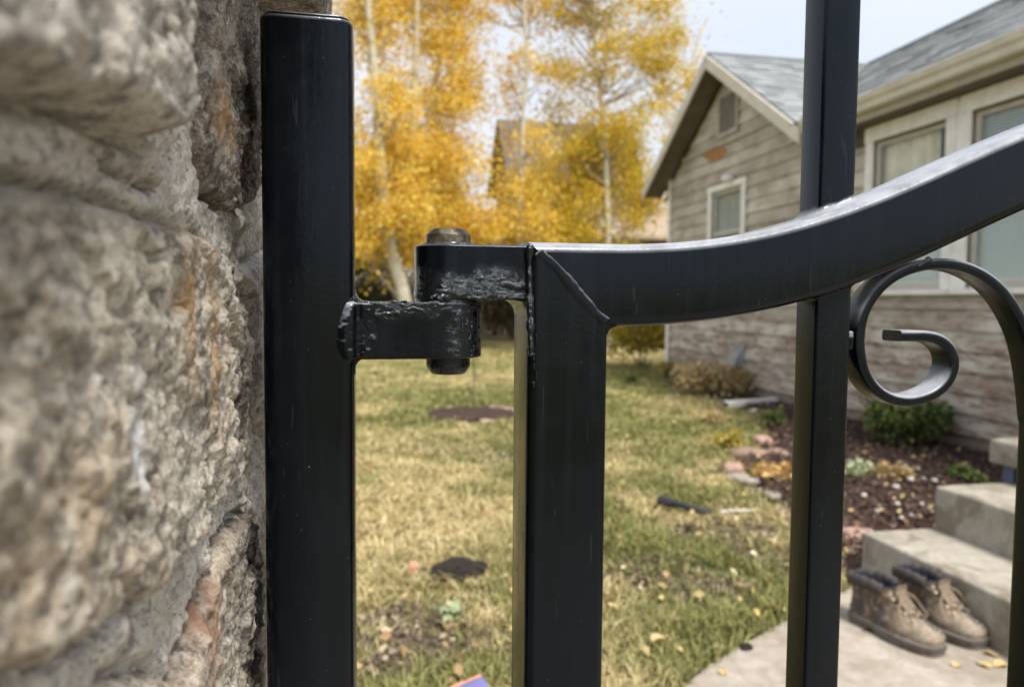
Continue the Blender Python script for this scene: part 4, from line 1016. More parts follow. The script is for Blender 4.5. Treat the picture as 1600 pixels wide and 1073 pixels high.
def window(o, head=0.09, side=0.085, curtain=False, blind=True, midrail=True):
    y0, y1, z0, z1 = o; X = WALL_X
    fr = MB()
    fr.box((X - 0.052, y0 - side, z0), (X - 0.0315, y0, z1)); fr.box((X - 0.052, y1, z0), (X - 0.0315, y1 + side, z1))
    fr.box((X - 0.056, y0 - side - 0.01, z1 + 0.001), (X - 0.0315, y1 + side + 0.01, z1 + head))
    wf = fr.build('window', TRIM, house, bevel=0.004)
    m = MB(); m.box((X - 0.085, y0 - side - 0.03, z0 - 0.045), (X - 0.0315, y1 + side + 0.03, z0 - 0.001)); m.build('sill', TRIM, wf, bevel=0.005)
    m = MB(); s_ = 0.045; xs, xe_ = X - 0.012, X + 0.022
    m.box((xs, y0, z0), (xe_, y0 + s_, z1)); m.box((xs, y1 - s_, z0), (xe_, y1, z1)); m.box((xs + .001, y0 + s_, z0), (xe_, y1 - s_, z0 + 0.06)); m.box((xs + .001, y0 + s_, z1 - s_), (xe_, y1 - s_, z1))
    if midrail: zm = (z0 + z1) / 2; m.box((xs - .004, y0 + s_, zm - 0.025), (xe_ - .004, y1 - s_, zm + 0.025))
    m.build('sash', SASH, wf, bevel=0.003)
    m = MB(); m.box((X + 0.004, y0 + s_ - .004, z0 + 0.055), (X + 0.008, y1 - s_ + .004, z1 - s_ + .004)); m.build('pane', GLASS, wf)
    if blind:
        m = MB(); zz = z0 + 0.05; top = (z0 + z1) / 2 if curtain else z1 - 0.03
        while zz < top:
            a = 0.011; m.add([(X + 0.034 - a, y0 + 0.03, zz - 0.010), (X + 0.034 + a, y0 + 0.03, zz + 0.010), (X + 0.034 + a, y1 - 0.03, zz + 0.010), (X + 0.034 - a, y1 - 0.03, zz - 0.010)] + [(X + 0.034 - a, y0 + 0.03, zz - 0.0115), (X + 0.034 + a, y0 + 0.03, zz + 0.0085), (X + 0.034 + a, y1 - 0.03, zz + 0.0085), (X + 0.034 - a, y1 - 0.03, zz - 0.0115)],
                                        [(0, 1, 2, 3), (7, 6, 5, 4), (0, 4, 5, 1), (1, 5, 6, 2), (2, 6, 7, 3), (3, 7, 4, 0)]); zz += 0.023
        tag(m.build('blind_slats', BLIND, wf), kind='stuff')
    if curtain:
        n = 60; m = MB(); ztop, zbot = z1 - 0.02, z0 + 0.1
        V = []
        for i in range(n + 1):
            y = y0 + 0.17 + (y1 - y0 - 0.19) * i / n; x = X + 0.060 + 0.016 * math.sin(i * 0.9) + 0.008 * math.sin(i * 2.3)
            V += [(x, y, zbot), (x, y, ztop), (x + 0.004, y, zbot), (x + 0.004, y, ztop)]
        F = []
        for i in range(n): k = 4 * i; F += [(k, k + 4, k + 5, k + 1), (k + 2, k + 3, k + 7, k + 6), (k + 1, k + 5, k + 7, k + 3), (k, k + 2, k + 6, k + 4)]
        m.add(V, F); m.build('curtain', CURT, wf, smooth=60)
    m = MB(); m.box((X + 0.42, y0 - 0.3, z0 - 0.2), (X + 0.45, y1 + 0.3, z1 + 0.2)); m.build('room_back', DARK, wf)
    return wf
window(W1, 0.13, 0.10, curtain=True); window(W2, 0.13, 0.10, curtain=False); window(WG, 0.08, 0.10, blind=True)
m = MB(); m.box((WALL_X - 0.046, W2[1] + 0.101, W1[2]), (WALL_X - 0.0317, W1[0] - 0.101, W1[3] + 0.10)); m.build('mullion', TRIM, house, bevel=0.003)
# door behind the landing, beyond the frame
m = MB(); m.box((WALL_X - 0.05, DOOR[0] - 0.08, 0.53), (WALL_X - 0.0315, DOOR[0], 2.58)); m.box((WALL_X - 0.05, DOOR[1], 0.53), (WALL_X - 0.0315, DOOR[1] + 0.08, 2.58)); m.box((WALL_X - 0.05, DOOR[0] - 0.08, 2.581), (WALL_X - 0.0315, DOOR[1] + 0.08, 2.66)); m.build('door_frame', TRIM, house, bevel=0.003)
m = MB(); m.box((WALL_X - 0.005, DOOR[0] + 0.002, 0.545), (WALL_X + 0.035, DOOR[1] - 0.002, 2.575)); dr = m.build('door', TRIM_D, house)
for a, b, c, d in ((1.37, 1.68, 0.7, 1.35), (1.77, 2.08, 0.7, 1.35), (1.37, 1.68, 1.5, 2.4), (1.77, 2.08, 1.5, 2.4)):
    m = MB(); m.box((WALL_X - 0.012, a, c), (WALL_X - 0.0052, b, d)); m.build('door_panel', TRIM_D, dr, bevel=0.004)
m = MB(); m.tube([(WALL_X - 0.006, 1.32, 1.5), (WALL_X - 0.055, 1.32, 1.5)], [0.012, 0.026], 14); m.build('door_knob', PIN, dr)
# gable vent with louvres
y0, y1, z0, z1 = VENT
m = MB()
for a, b in (((WALL_X - 0.045, y0 - 0.05, z0 - 0.05), (WALL_X - 0.0315, y0, z1 + 0.05)), ((WALL_X - 0.045, y1, z0 - 0.05), (WALL_X - 0.0315, y1 + 0.05, z1 + 0.05)), ((WALL_X - 0.0452, y0, z0 - 0.05), (WALL_X - 0.0315, y1, z0)), ((WALL_X - 0.0452, y0, z1), (WALL_X - 0.0315, y1, z1 + 0.05))): m.box(a, b)
vf = m.build('gable_vent', TRIM_D, house)
m = MB(); m.box((WALL_X - 0.0325, y0, z0), (WALL_X - 0.0315, y1, z1)); m.build('vent_screen', DARK, vf)
for k in range(9):
    zz = z0 + (z1 - z0) * (k + 0.5) / 9; m = MB(); h = (z1 - z0) / 9 * 0.34
    m.add([(WALL_X - 0.044, y0 + .001, zz - h), (WALL_X - 0.044, y1 - .001, zz - h), (WALL_X - 0.024, y1 - .001, zz + h), (WALL_X - 0.024, y0 + .001, zz + h), (WALL_X - 0.040, y0 + .001, zz - h - .004), (WALL_X - 0.040, y1 - .001, zz - h - .004), (WALL_X - 0.023, y1 - .001, zz + h - .006), (WALL_X - 0.023, y0 + .001, zz + h - .006)], [(0, 1, 2, 3), (7, 6, 5, 4), (0, 4, 5, 1), (2, 6, 7, 3), (1, 5, 6, 2), (3, 7, 4, 0)]); m.build('louvre', TRIM_D, vf)
# small fixtures on the wall
p = on_x(1149, 277, WALL_X); fx = thing('wall_light', (WALL_X - 0.03, p.y, p.z), 'small white lamp fixed on the siding above the far gable window', 'wall light')
m = MB(); m.lathe((WALL_X - 0.10, p.y, p.z), [(0.02, 0.035), (0.055, 0.02), (0.075, -0.01), (0.07, -0.045), (0.02, -0.055)], 18); m.build('lamp_shade', TRIM, fx, smooth=50)
m = MB(); m.box((WALL_X - 0.11, p.y - 0.02, p.z + 0.015), (WALL_X - 0.022, p.y + 0.02, p.z + 0.04)); m.build('bracket', TRIM, fx, bevel=0.004)
p = on_x(1158, 560, WALL_X); dv = thing('dryer_vent', (WALL_X - 0.03, p.y, p.z), 'grey metal dryer vent hood low on the siding above the dried shrub', 'vent hood')
m = MB(); V = [(WALL_X - 0.03, p.y - 0.11, p.z - 0.1), (WALL_X - 0.03, p.y + 0.11, p.z - 0.1), (WALL_X - 0.03, p.y + 0.11, p.z + 0.14), (WALL_X - 0.03, p.y - 0.11, p.z + 0.14), (WALL_X - 0.17, p.y - 0.10, p.z - 0.1), (WALL_X - 0.17, p.y + 0.10, p.z - 0.1), (WALL_X - 0.09, p.y + 0.09, p.z + 0.10), (WALL_X - 0.09, p.y - 0.09, p.z + 0.10)]
m.add(V, [(3, 2, 1, 0), (4, 5, 6, 7), (0, 4, 7, 3), (1, 2, 6, 5), (3, 7, 6, 2), (0, 1, 5, 4)]); m.build('hood', simple('galvanised_metal', (0.34, 0.36, 0.38), 0.4, 0.2, 20, 0.1, 0.002, 0.7), dv, bevel=0.006)
m = MB(); m.box((WALL_X - 0.0395, p.y - 0.14, p.z - 0.14), (WALL_X - 0.0316, p.y + 0.14, p.z + 0.18)); m.build('back_plate', simple('grey_plate', (0.26, 0.28, 0.28), 0.6), dv)

# ------------------------------------------------------------------ work boots
LEATHER = G('scuffed_brown_leather')
_g = LEATHER
_f = _g.noise(22, 6, 0.65, 0.4); _d = _g.noise(90, 5, 0.7); _x = _g.sep()[0]
_c = _g.ramp(_f, [(0.33, (0.046, 0.031, 0.021)), (0.5, (0.112, 0.080, 0.056)), (0.68, (0.235, 0.175, 0.125))])
_toe = _g.math('MULTIPLY', _g.math('SUBTRACT', _x, 0.13), 6.5, True)
_c = _g.mix(_g.math('MULTIPLY', _toe, _g.ramp(_d, [(0.35, 0.2), (0.6, 0.9)])), _c, (0.33, 0.275, 0.21))
_c = _g.mix(_g.ramp(_g.noise(14, 4, 0.6, co=_g.co(off=(2, 7, 1))), [(0.56, 0.0), (0.64, 0.85)]), _c, (0.045, 0.048, 0.056)); _c = _g.mix(_g.ramp(_g.noise(48, 5, 0.7, co=_g.co(off=(5, 1, 3))), [(0.56, 0.0), (0.64, 0.7)]), _c, (0.36, 0.30, 0.22))
_g.set(Base_Color=_c, Roughness=0.8, Specular_IOR_Level=0.25, Normal=_g.bump(_d, 0.4, 0.003, _g.bump(_f, 0.5, 0.006)))
LEATHER = _g.m
COLLAR = simple('dark_padded_leather', (0.050, 0.042, 0.038), 0.85, 0.3, 40)
LINING = simple('navy_lining', (0.016, 0.019, 0.034), 0.95, 0.2, 60)
RUBBER = simple('dusty_rubber_sole', (0.115, 0.10, 0.085), 0.9, 0.3, 50)
LACE = simple('tan_lace', (0.20, 0.155, 0.105), 0.9, 0.3, 200)
EYELET = simple('brass_eyelet', (0.45, 0.38, 0.28), 0.45, 0.2, 100, 0, 0, 0.6)
LEV = [(.032, .002, .292, .039, .055), (.042, -.001, .298, .041, .056), (.053, -.002, .299, .041, .056), (.064, -.001, .295, .0405, .054), (.074, .001, .284, .0395, .050), (.083, .002, .262, .0385, .046),
       (.092, .003, .237, .038, .0425), (.103, .004, .213, .0375, .040), (.117, .004, .191, .0375, .0395), (.134, .003, .172, .0385, .041), (.152, .000, .160, .040, .044), (.168, -.004, .155, .042, .047)]
def ringpts(lv, n=44, grow=0.0):
    z, xb, xf, wh, wb = lv; P = []
    for i in range(n):
        a = 2 * math.pi * i / n; u = (1 - math.cos(a)) / 2
        k = sstep(0.15, 0.7, u) * (1 if z < 0.1 else 0.6); wdt = wh + (wb - wh) * k + grow
        waist = 1 - 0.10 * math.exp(-((u - 0.38) / 0.12) ** 2) * (z < 0.06)
        P.append((xb - grow + (xf - xb + 2 * grow) * u, wdt * waist * np.sign(math.sin(a)) * abs(math.sin(a)) ** 0.52, z))
    return np.array(P)
def loft(rings, capb=True, capt=True):
    n = len(rings[0]); V = np.concatenate(rings)
    F = [(i * n + j, i * n + (j + 1) % n, (i + 1) * n + (j + 1) % n, (i + 1) * n + j) for i in range(len(rings) - 1) for j in range(n)]
    if capb: F.append(tuple(range(n - 1, -1, -1)))
    if capt: F.append(tuple(range((len(rings) - 1) * n, len(rings) * n)))
    return V, F
def local_build(mm, name, m, root, **k):
    for i in range(len(mm.v)): mm.v[i] = mm.v[i] + np.array(wloc(root))
    return mm.build(name, m, root, **k)
def make_boot(loc, rotz, label):
    t = thing('work_boot', loc, label, 'boot', 'worn work boots by the steps')
    mm = MB(); rings = [ringpts(l) for l in LEV]
    for i, rg in enumerate(rings):
        rg += 0.0036 * np.stack([fbm(rg[:, 0] * 28, rg[:, 1] * 28, rg[:, 2] * 60, 3, 7 + k) for k in range(3)], 1)
        crease = 0.0045 * np.sin(rg[:, 0] * 190) * ((rg[:, 0] > .13) & (rg[:, 0] < .22)) * (0.05 < rg[:, 2]) * (rg[:, 2] < .12); rg[:, 2] += crease
    mm.add(*loft(rings, True, False)); local_build(mm, 'upper', LEATHER, t, smooth=60)
    mm = MB(); top = LEV[-1]
    inn = [ringpts((.169, -.002, .153, .040, .045)), ringpts((.174, .003, .148, .036, .041)), ringpts((.168, .009, .142, .032, .036)), ringpts((.12, .014, .144, .029, .032)), ringpts((.06, .014, .16, .026, .03)), ringpts((.04, .03, .15, .02, .02))]
    mm.add(*loft(inn, False, True)); local_build(mm, 'lining', LINING, t, smooth=60)
    mm = MB(); c = np.vstack([ringpts((.144, -.004, .140, .0415, .0455), 40)]); c = c[c[:, 0] < .128]
    a0 = np.argmax(np.diff(np.concatenate([c[:, 1] > 0, [False]]).astype(int)) != 0)
    c = c[np.argsort(np.arctan2(-(c[:, 1]), c[:, 0] - .135) % (2 * math.pi) * 1.0)] if False else c
    up = c[c[:, 1] >= 0]; dn = c[c[:, 1] < 0]
    seq = np.vstack([up[np.argsort(-up[:, 0])], dn[np.argsort(dn[:, 0])]]); seq[:, 2] += 0.006 * np.sin(seq[:, 0] * 22)
    seq = spline(seq, 50); mm.tube(seq, [0.0105 + 0.0012 * math.sin(i * 1.3) for i in range(50)], 10); mm.v[-1][:, 2] = 0.155 + (mm.v[-1][:, 2] - 0.144) * 2.0
    local_build(mm, 'collar', COLLAR, t, smooth=180)
    mm = MB(); mm.add(*loft([ringpts((.0125, .001, .295, .040, .055), grow=.004), ringpts((.019, .0, .297, .041, .056), grow=.007), ringpts((.033, .0, .297, .041, .056), grow=.007), ringpts((.038, .002, .293, .040, .055), grow=.003)]))
    local_build(mm, 'midsole', RUBBER, t, smooth=40)
    mm = MB(); h = ringpts((0.0, .0, .297, .041, .056), 60, .003); hh = h.copy(); hh[:, 0] = np.minimum(hh[:, 0], .086); h2 = hh.copy(); h2[:, 2] = .013; mm.add(*loft([hh, h2]))
    ff = h.copy(); ff[:, 0] = np.maximum(ff[:, 0], .108); f2 = ff.copy(); f2[:, 2] = .013; mm.add(*loft([ff, f2])); local_build(mm, 'tread', RUBBER, t)
    mm = MB(); tz = [(.230, .097), (.207, .117), (.186, .139), (.171, .163), (.172, .190)]
    V = []
    for x, z in tz:
        for y in np.linspace(-.024, .024, 7): V.append((x - 0.10 * abs(y) ** 1.0 * 1.2, y, z - 0.12 * abs(y)))
        for y in np.linspace(.024, -.024, 7): V.append((x - .006 - 0.12 * abs(y), y, z - .005 - 0.12 * abs(y)))
    F = [(i * 14 + j, i * 14 + (j + 1) % 14, (i + 1) * 14 + (j + 1) % 14, (i + 1) * 14 + j) for i in range(4) for j in range(14)] + [tuple(range(13, -1, -1)), tuple(range(56, 70))]
    mm.add(V, F); local_build(mm, 'tongue', LEATHER, t, smooth=60)
    le = MB(); ey = MB(); zl = [.091, .103, .118, .135, .152]; xs = [.240, .214, .191, .173, .162]
    for i in range(5):
        for sg in (-1, 1):
            e = (xs[i] - .013, sg * .027, zl[i] + .002)
            eb = MB(); eb.tube([(e[0] - .003, e[1] * .97, e[2] - .003), (e[0] + .004, e[1] * 1.04, e[2] + .004)], [.0048, .0042], 10); local_build(eb, 'eyelet', EYELET, t)
        k = min(i + 1, 4)
        for sg in (-1, 1):
            a = (xs[i] - .010, -sg * .026, zl[i] + .005); b = (xs[k] - .010, sg * .026, zl[k] + .005); mmid = ((a[0] + b[0]) / 2 + .012, 0, (a[2] + b[2]) / 2 + .012 + .002 * sg)
            le.tube(spline([a, mmid, b], 10), .0036, 6)
    for sg in (-1, 1): le.tube(spline([(.162, sg * .01, .162), (.187, sg * .03, .148), (.197, sg * .050, .118), (.217, sg * .060, .088)], 16), .0032, 6)
    local_build(le, 'laces', LACE, t, smooth=60)
    t.rotation_euler = (0, 0, rotz); t.scale = (1.06, 1.08, 0.97)
    return t
for p_, q_, lab in (((1326, 962), (1466, 1024), 'scuffed brown work boot nearer the gate, its toe over bare path'), ((1388, 946), (1530, 1013), 'scuffed brown work boot closer to the concrete step riser')):
    a, b = on_z(*p_), on_z(*q_); d = (b - a).normalized()
    ctr = b - d * 0.31
    make_boot((ctr.x, ctr.y, 0.0), math.atan2(d.y, d.x), lab)

# ------------------------------------------------------------------ vegetation
def leaf_quads(Cn, size, up=0.2, seed=0, aspect=0.75):
    """leaf-sized folded diamonds at the centres Cn"""
    r_ = np.random.default_rng(seed); n = len(Cn)
    nrm = r_.normal(size=(n, 3)); nrm[:, 2] += up; nrm /= np.linalg.norm(nrm, axis=1)[:, None]
    a = np.cross(nrm, r_.normal(size=(n, 3))); a /= np.linalg.norm(a, axis=1)[:, None]; b = np.cross(nrm, a)
    sz = (size * r_.uniform(0.65, 1.25, n))[:, None]
    V = np.stack([Cn - a * sz * .5, Cn + b * sz * .5 * aspect + nrm * sz * .06, Cn + a * sz * .5, Cn - b * sz * .5 * aspect + nrm * sz * .06], 1).reshape(-1, 3)
    F = np.arange(4 * n).reshape(n, 4); return V, F
ASPEN_LEAF = leaf_mat('golden_aspen_leaf', [(0.0, (0.46, 0.26, 0.04)), (0.2, (0.74, 0.47, 0.055)), (0.45, (0.86, 0.60, 0.08)), (0.75, (0.88, 0.68, 0.14)), (0.9, (0.86, 0.75, 0.28)), (1.0, (0.42, 0.43, 0.10))], 0.52)
ASPEN_GREEN = leaf_mat('yellow_green_aspen_leaf', [(0.0, (0.50, 0.31, 0.025)), (0.4, (0.68, 0.46, 0.045)), (0.75, (0.68, 0.54, 0.07)), (1.0, (0.36, 0.40, 0.07))], 0.5)
def bark_mat():
    g = G('pale_aspen_bark'); z = g.noise(4, 5, 0.6, co=g.co(scale=(1, 1, 3))); k = g.ramp(g.noise(9, 5, 0.7, 0.6, co=g.co(scale=(1, 1, 4))), [(0.58, 0.0), (0.66, 1.0)])
    g.set(Base_Color=g.mix(k, g.ramp(z, [(0.3, (0.33, 0.305, 0.235)), (0.7, (0.50, 0.47, 0.375))]), (0.07, 0.065, 0.055)), Roughness=0.85, Normal=g.bump(z, 0.3, 0.01)); return g.m
BARK = bark_mat(); LIMB = simple('grey_limb_bark', (0.24, 0.205, 0.155), 0.9, 0.3, 14)
BARK_D = simple('grey_brown_bark', (0.13, 0.105, 0.085), 0.9, 0.35, 14)
GAPS = [(772, 205, 26, 75), (765, 90, 18, 40), (800, 30, 22, 40), (742, 10, 14, 30), (890, 100, 14, 18), (868, 190, 20, 30), (770, 300, 22, 28), (900, 205, 10, 14), (1045, 205, 20, 14), (1000, 215, 8, 8), (560, 175, 12, 16), (545, 60, 12, 40), (640, 30, 9, 9), (838, 130, 18, 16), (845, 60, 12, 30), (690, 130, 7, 8), (735, 300, 14, 20), (860, 150, 16, 25)]
def in_gap(x, y, k=1.0): return any(((x - a) / (c * k)) ** 2 + ((y - b) / (d * k)) ** 2 < 1 for a, b, c, d in GAPS)
def aspen(trunks, Y, base_r, n_clump, sampler, label, leafm, seed, per=300, rad=(0.26, 0.56), depth=1.3, lsize=0.070):
    """trunk and limbs, then leaf clumps at the limbs' ends; the trunk's line is given by survey points on the plane Y"""
    rr = random.Random(seed); rn = np.random.default_rng(seed)
    pts = [on_y(a, b, Y) for a, b in trunks]
    b0 = pts[0]; base = Vector((b0.x + (b0.x - pts[1].x) * (b0.z / max(0.3, pts[1].z - b0.z)) * 0.4, Y, 0))
    line = spline([base] + pts, 40); zt = line[-1][2]
    root = thing('aspen_tree', (base.x, Y, 0), label, 'tree', 'yellow aspen trees behind the lawn')
    m = MB(); m.tube(line, [base_r * (1.15 - 0.85 * (p[2] / zt)) + 0.012 + 0.05 * base_r * math.exp(-p[2] * 6) for p in line], 10)
    for i in range(1): m.v[-1] += 0.006 * np.stack([fbm(m.v[-1][:, 0] * 6, m.v[-1][:, 1] * 6, m.v[-1][:, 2] * 3, 3, seed + k) for k in range(3)], 1)
    m.build('trunk', BARK, root, smooth=60)
    lm = MB(); cen = []
    for i in range(n_clump):
        for _ in range(60):
            x, y = sampler(rr)
            if not in_gap(x, y, 1.4): break
        else: continue
        p = on_y(x, y, Y); p.y += rr.uniform(-0.45, 1.5) * depth; cen.append((p, rr.uniform(*rad)))
        z0 = max(0.9, min(zt * 0.97, p.z - rr.uniform(0.3, 1.1) - 0.25 * (Vector((p.x, p.y)) - Vector((base.x, Y))).length))
        j = int(np.argmin(np.abs(line[:, 2] - z0))); q = Vector(line[j]); md = q.lerp(p, 0.55); md.z -= 0.12
        lm.tube(spline([q, md, p], 8), [0.026, 0.022, 0.019, 0.016, 0.013, 0.010, 0.008, 0.004], 5)
    lm.build('limbs', LIMB, root, smooth=60)
    CC = []
    for p, rd in cen:
        k = int(per * (rd / 0.4) ** 2); d = rn.normal(size=(k, 3)); d /= np.linalg.norm(d, axis=1)[:, None]
        d = rn.normal(size=(k, 3)) * rd * np.array((0.56, 0.56, 0.40)); CC.append(np.array(p) + d)
        s2 = int(k * 0.25); CC.append(np.array(p) + rn.normal(size=(s2, 3)) * rd * 1.1)
    CC = np.concatenate(CC); CC = CC[CC[:, 2] > 0.25]
    V, F = leaf_quads(CC, lsize, 0.3, seed); quick_mesh('crown', V, F, leafm, root)
    return root
def reg(x0, x1, y0, y1): return lambda r_: (r_.uniform(x0, x1), r_.uniform(y0, y1))
def mixreg(*rs):
    tot = [w_ for w_, _ in rs]
    return lambda r_: r_.choices([f for _, f in rs], tot)[0](r_)
aspen([(632, 466), (612, 390), (600, 310), (591, 210), (586, 110), (575, 0), (566, -140)], 14.6, 0.12, 78, mixreg((3, reg(530, 650, -150, 230)), (3.4, reg(548, 660, 225, 395))), 'aspen with the thickest pale trunk, leaning left just past the gate post', ASPEN_LEAF, 3)
aspen([(655, 466), (650, 380), (645, 260), (648, 120), (652, 0), (650, -150)], 15.6, 0.09, 76, mixreg((3, reg(600, 735, -150, 235)), (3.2, reg(610, 745, 225, 405))), 'straight golden aspen directly behind the hinge pin', ASPEN_LEAF, 4)
aspen([(676, 466), (668, 380), (660, 280), (672, 180), (690, 60), (700, -120)], 16.4, 0.08, 58, mixreg((3, reg(650, 760, -140, 150)), (3.6, reg(660, 800, 240, 400))), 'slim aspen with yellow leaves right of the hinge pin', ASPEN_LEAF, 5)
aspen([(813, 400), (815, 300), (817, 200), (822, 100), (818, 0), (812, -120)], 15.2, 0.045, 60, mixreg((3, reg(765, 880, -120, 150)), (2.2, reg(770, 880, 290, 390)), (1.0, reg(800, 850, 180, 290))), 'thin sparse aspen above the gate corner with sky showing through it', ASPEN_LEAF, 6, per=230, rad=(0.2, 0.44))
aspen([(950, 400), (948, 300), (944, 200), (932, 90), (926, 0), (920, -140)], 16.0, 0.065, 138, mixreg((4, reg(862, 1062, -150, 200)), (3.6, reg(855, 1030, 190, 330)), (0.5, reg(1050, 1085, 20, 130)), (1.4, reg(840, 985, 320, 400))), 'broad yellow green aspen left of the house gable', ASPEN_GREEN, 7)
aspen([(1078, 400), (1080, 300), (1076, 200), (1078, 120), (1092, 60), (1105, 30)], 17.5, 0.035, 26, mixreg((2, reg(1050, 1100, 70, 250))), 'wispy young aspen half hidden by the house gable', ASPEN_LEAF, 8, per=160, rad=(0.18, 0.36))

SPRUCE = leaf_mat('dark_evergreen', [(0.0, (0.016, 0.026, 0.014)), (0.5, (0.032, 0.048, 0.022)), (1.0, (0.062, 0.078, 0.034))], 0.1)
def spruce(px, Y, top_py, r0, label, seed):
    rn = np.random.default_rng(seed); p = on_y(px, 470, Y); H = on_y(px, top_py, Y).z
    root = thing('spruce_tree', (p.x, Y, 0), label, 'tree', 'dark evergreens behind the aspens')
    m = MB(); m.tube([(p.x, Y, 0), (p.x, Y, H * .6), (p.x, Y, H)], [0.16, 0.08, 0.01], 8); m.build('trunk', BARK_D, root, smooth=60)
    n = 9000; t = rn.uniform(0, 1, n) ** 0.75; z = 0.5 + (H - 0.5) * (1 - t); tier = 0.72 + 0.28 * np.cos(z * 7.0 + rn.uniform(0, 1.2, n)); R_ = r0 * t * tier * rn.uniform(0.25, 1.0, n) ** 0.5 + 0.05; a = rn.uniform(0, 2 * math.pi, n)
    CC = np.stack([p.x + R_ * np.cos(a), Y + R_ * np.sin(a), z - 0.25 * R_], 1); V, F = leaf_quads(CC, 0.20, 0.5, seed, 0.35); quick_mesh('crown', V, F, SPRUCE, root)
spruce(588, 22.0, 215, 2.0, 'dark spruce behind the leftmost aspen trunk', 31)
spruce(700, 23.5, 235, 2.1, 'dark spruce behind the aspens right of the hinge pin', 32)
spruce(985, 27.0, 215, 2.0, 'dark olive spruce between the broad aspen and the gable', 33)
spruce(884, 25.5, 300, 1.3, 'small dark spruce at the foot of the far cabin', 34)

def shrub(name, loc, rx, ry, h, leafm, n, lsize, label, cat, seed, stems=12, stemm=None, spiky=0.0, group=None):
    rn = np.random.default_rng(seed); root = thing(name, loc, label, cat, group); L = np.array(loc)
    lobes = [(rn.uniform(-.55, .55) * rx, rn.uniform(-.55, .55) * ry, rn.uniform(.35, .75) * h, rn.uniform(.35, .6)) for _ in range(9)]
    st = MB(); CC = []
    for k in range(stems):
        a = rn.uniform(0, 2 * math.pi); q = np.array((math.cos(a) * rx * rn.uniform(.2, .85), math.sin(a) * ry * rn.uniform(.2, .85), h * rn.uniform(.6, 1.0)))
        st.tube(spline([L + (0.1 * q[0], 0.1 * q[1], -0.01), L + q * (0.45, 0.45, 0.6), L + q], 7), [0.006, .005, .0045, .004, .003, .0025, .0015], 5)
        if spiky: t = rn.uniform(.3, 1, int(n * spiky / stems)); CC.append(L + q * t[:, None] + rn.normal(size=(len(t), 3)) * 0.03)
    st.build('stems', stemm or BARK_D, root)
    for (x, y, z, rr_) in lobes:
        k = int(n * (1 - spiky) / 9); d = rn.normal(size=(k, 3)); d /= np.linalg.norm(d, axis=1)[:, None]; d *= (rn.uniform(0, 1, k) ** 0.4)[:, None]
        CC.append(L + np.array((x, y, z)) + d * np.array((rx * rr_, ry * rr_, h * rr_ * .8)))
    CC = np.concatenate(CC); CC = CC[CC[:, 2] > L[2] + 0.01]
    V, F = leaf_quads(CC, lsize, 0.4, seed); quick_mesh('foliage', V, F, leafm, root); return root
GREEN = leaf_mat('mid_green_leaf', [(0.0, (0.050, 0.085, 0.022)), (0.5, (0.10, 0.155, 0.035)), (0.85, (0.20, 0.235, 0.06)), (1.0, (0.33, 0.27, 0.09))], 0.25)
YEL = leaf_mat('yellow_shrub_leaf', [(0.0, (0.20, 0.20, 0.035)), (0.4, (0.42, 0.33, 0.05)), (0.8, (0.58, 0.43, 0.07)), (1.0, (0.22, 0.24, 0.06))], 0.35)
STRAW = leaf_mat('dried_leaf', [(0.0, (0.24, 0.155, 0.075)), (0.5, (0.47, 0.35, 0.16)), (1.0, (0.62, 0.51, 0.27))], 0.3)
SAGE = leaf_mat('pale_sage_leaf', [(0.0, (0.26, 0.31, 0.16)), (1.0, (0.50, 0.53, 0.34))], 0.25)
UNDER = leaf_mat('undergrowth_leaf', [(0.0, (0.030, 0.032, 0.018)), (0.6, (0.085, 0.085, 0.042)), (1.0, (0.19, 0.165, 0.08))], 0.2)
def at(px, py, z=0.0): p = on_z(px, py, z); return (p.x, p.y, z)
shrub('green_shrub', at(1402, 700), 0.36, 0.36, 0.40, GREEN, 2600, 0.045, 'leafy green shrub against the siding in the mulch bed', 'shrub', 41)
shrub('yellow_shrub', (on_y(1003, 530, 12.0).x, 12.0, 0), 0.75, 0.6, 0.95, YEL, 2600, 0.075, 'yellow green shrub at the far corner of the house', 'shrub', 42)
shrub('dried_shrub', at(1102, 616), 0.52, 0.5, 0.40, STRAW, 1300, 0.05, 'dried straw coloured shrub below the dryer vent', 'shrub', 43, stems=40, stemm=simple('dry_stem', (0.36, 0.26, 0.13), 0.9), spiky=0.45)
shrub('dried_shrub', at(1160, 620), 0.42, 0.4, 0.36, STRAW, 1300, 0.05, 'low brown dried clump just behind the white downspout piece', 'shrub', 44, stems=30, stemm=bpy.data.materials['dry_stem'], spiky=0.5)
shrub('bed_plant', at(1338, 752), 0.16, 0.13, 0.13, SAGE, 200, 0.04, 'small pale green plant in the mulch beside the picket', 'plant', 45)
shrub('bed_plant', at(1388, 752), 0.15, 0.11, 0.11, STRAW, 340, 0.04, 'small withered straw coloured plant in the mulch', 'plant', 46, stems=22, stemm=bpy.data.materials['dry_stem'], spiky=0.5)
shrub('bed_plant', at(1506, 757), 0.13, 0.12, 0.10, GREEN, 420, 0.035, 'small bright green plant behind the second step', 'plant', 47)
shrub('sage_weed', at(702, 968), 0.085, 0.06, 0.05, SAGE, 60, 0.042, 'pale sage green weed with broad leaves in the lawn', 'weed', 48, stems=6)
shrub('leaf_drift', at(1205, 748), 0.20, 0.20, 0.08, leaf_mat('tan_fallen_leaf', [(0.0, (0.30, 0.16, 0.06)), (0.6, (0.50, 0.32, 0.10)), (1.0, (0.62, 0.46, 0.16))], 0.2), 260, 0.055, 'drift of tan and orange fallen leaves among the edging stones', 'leaf drift', 49, stems=4)
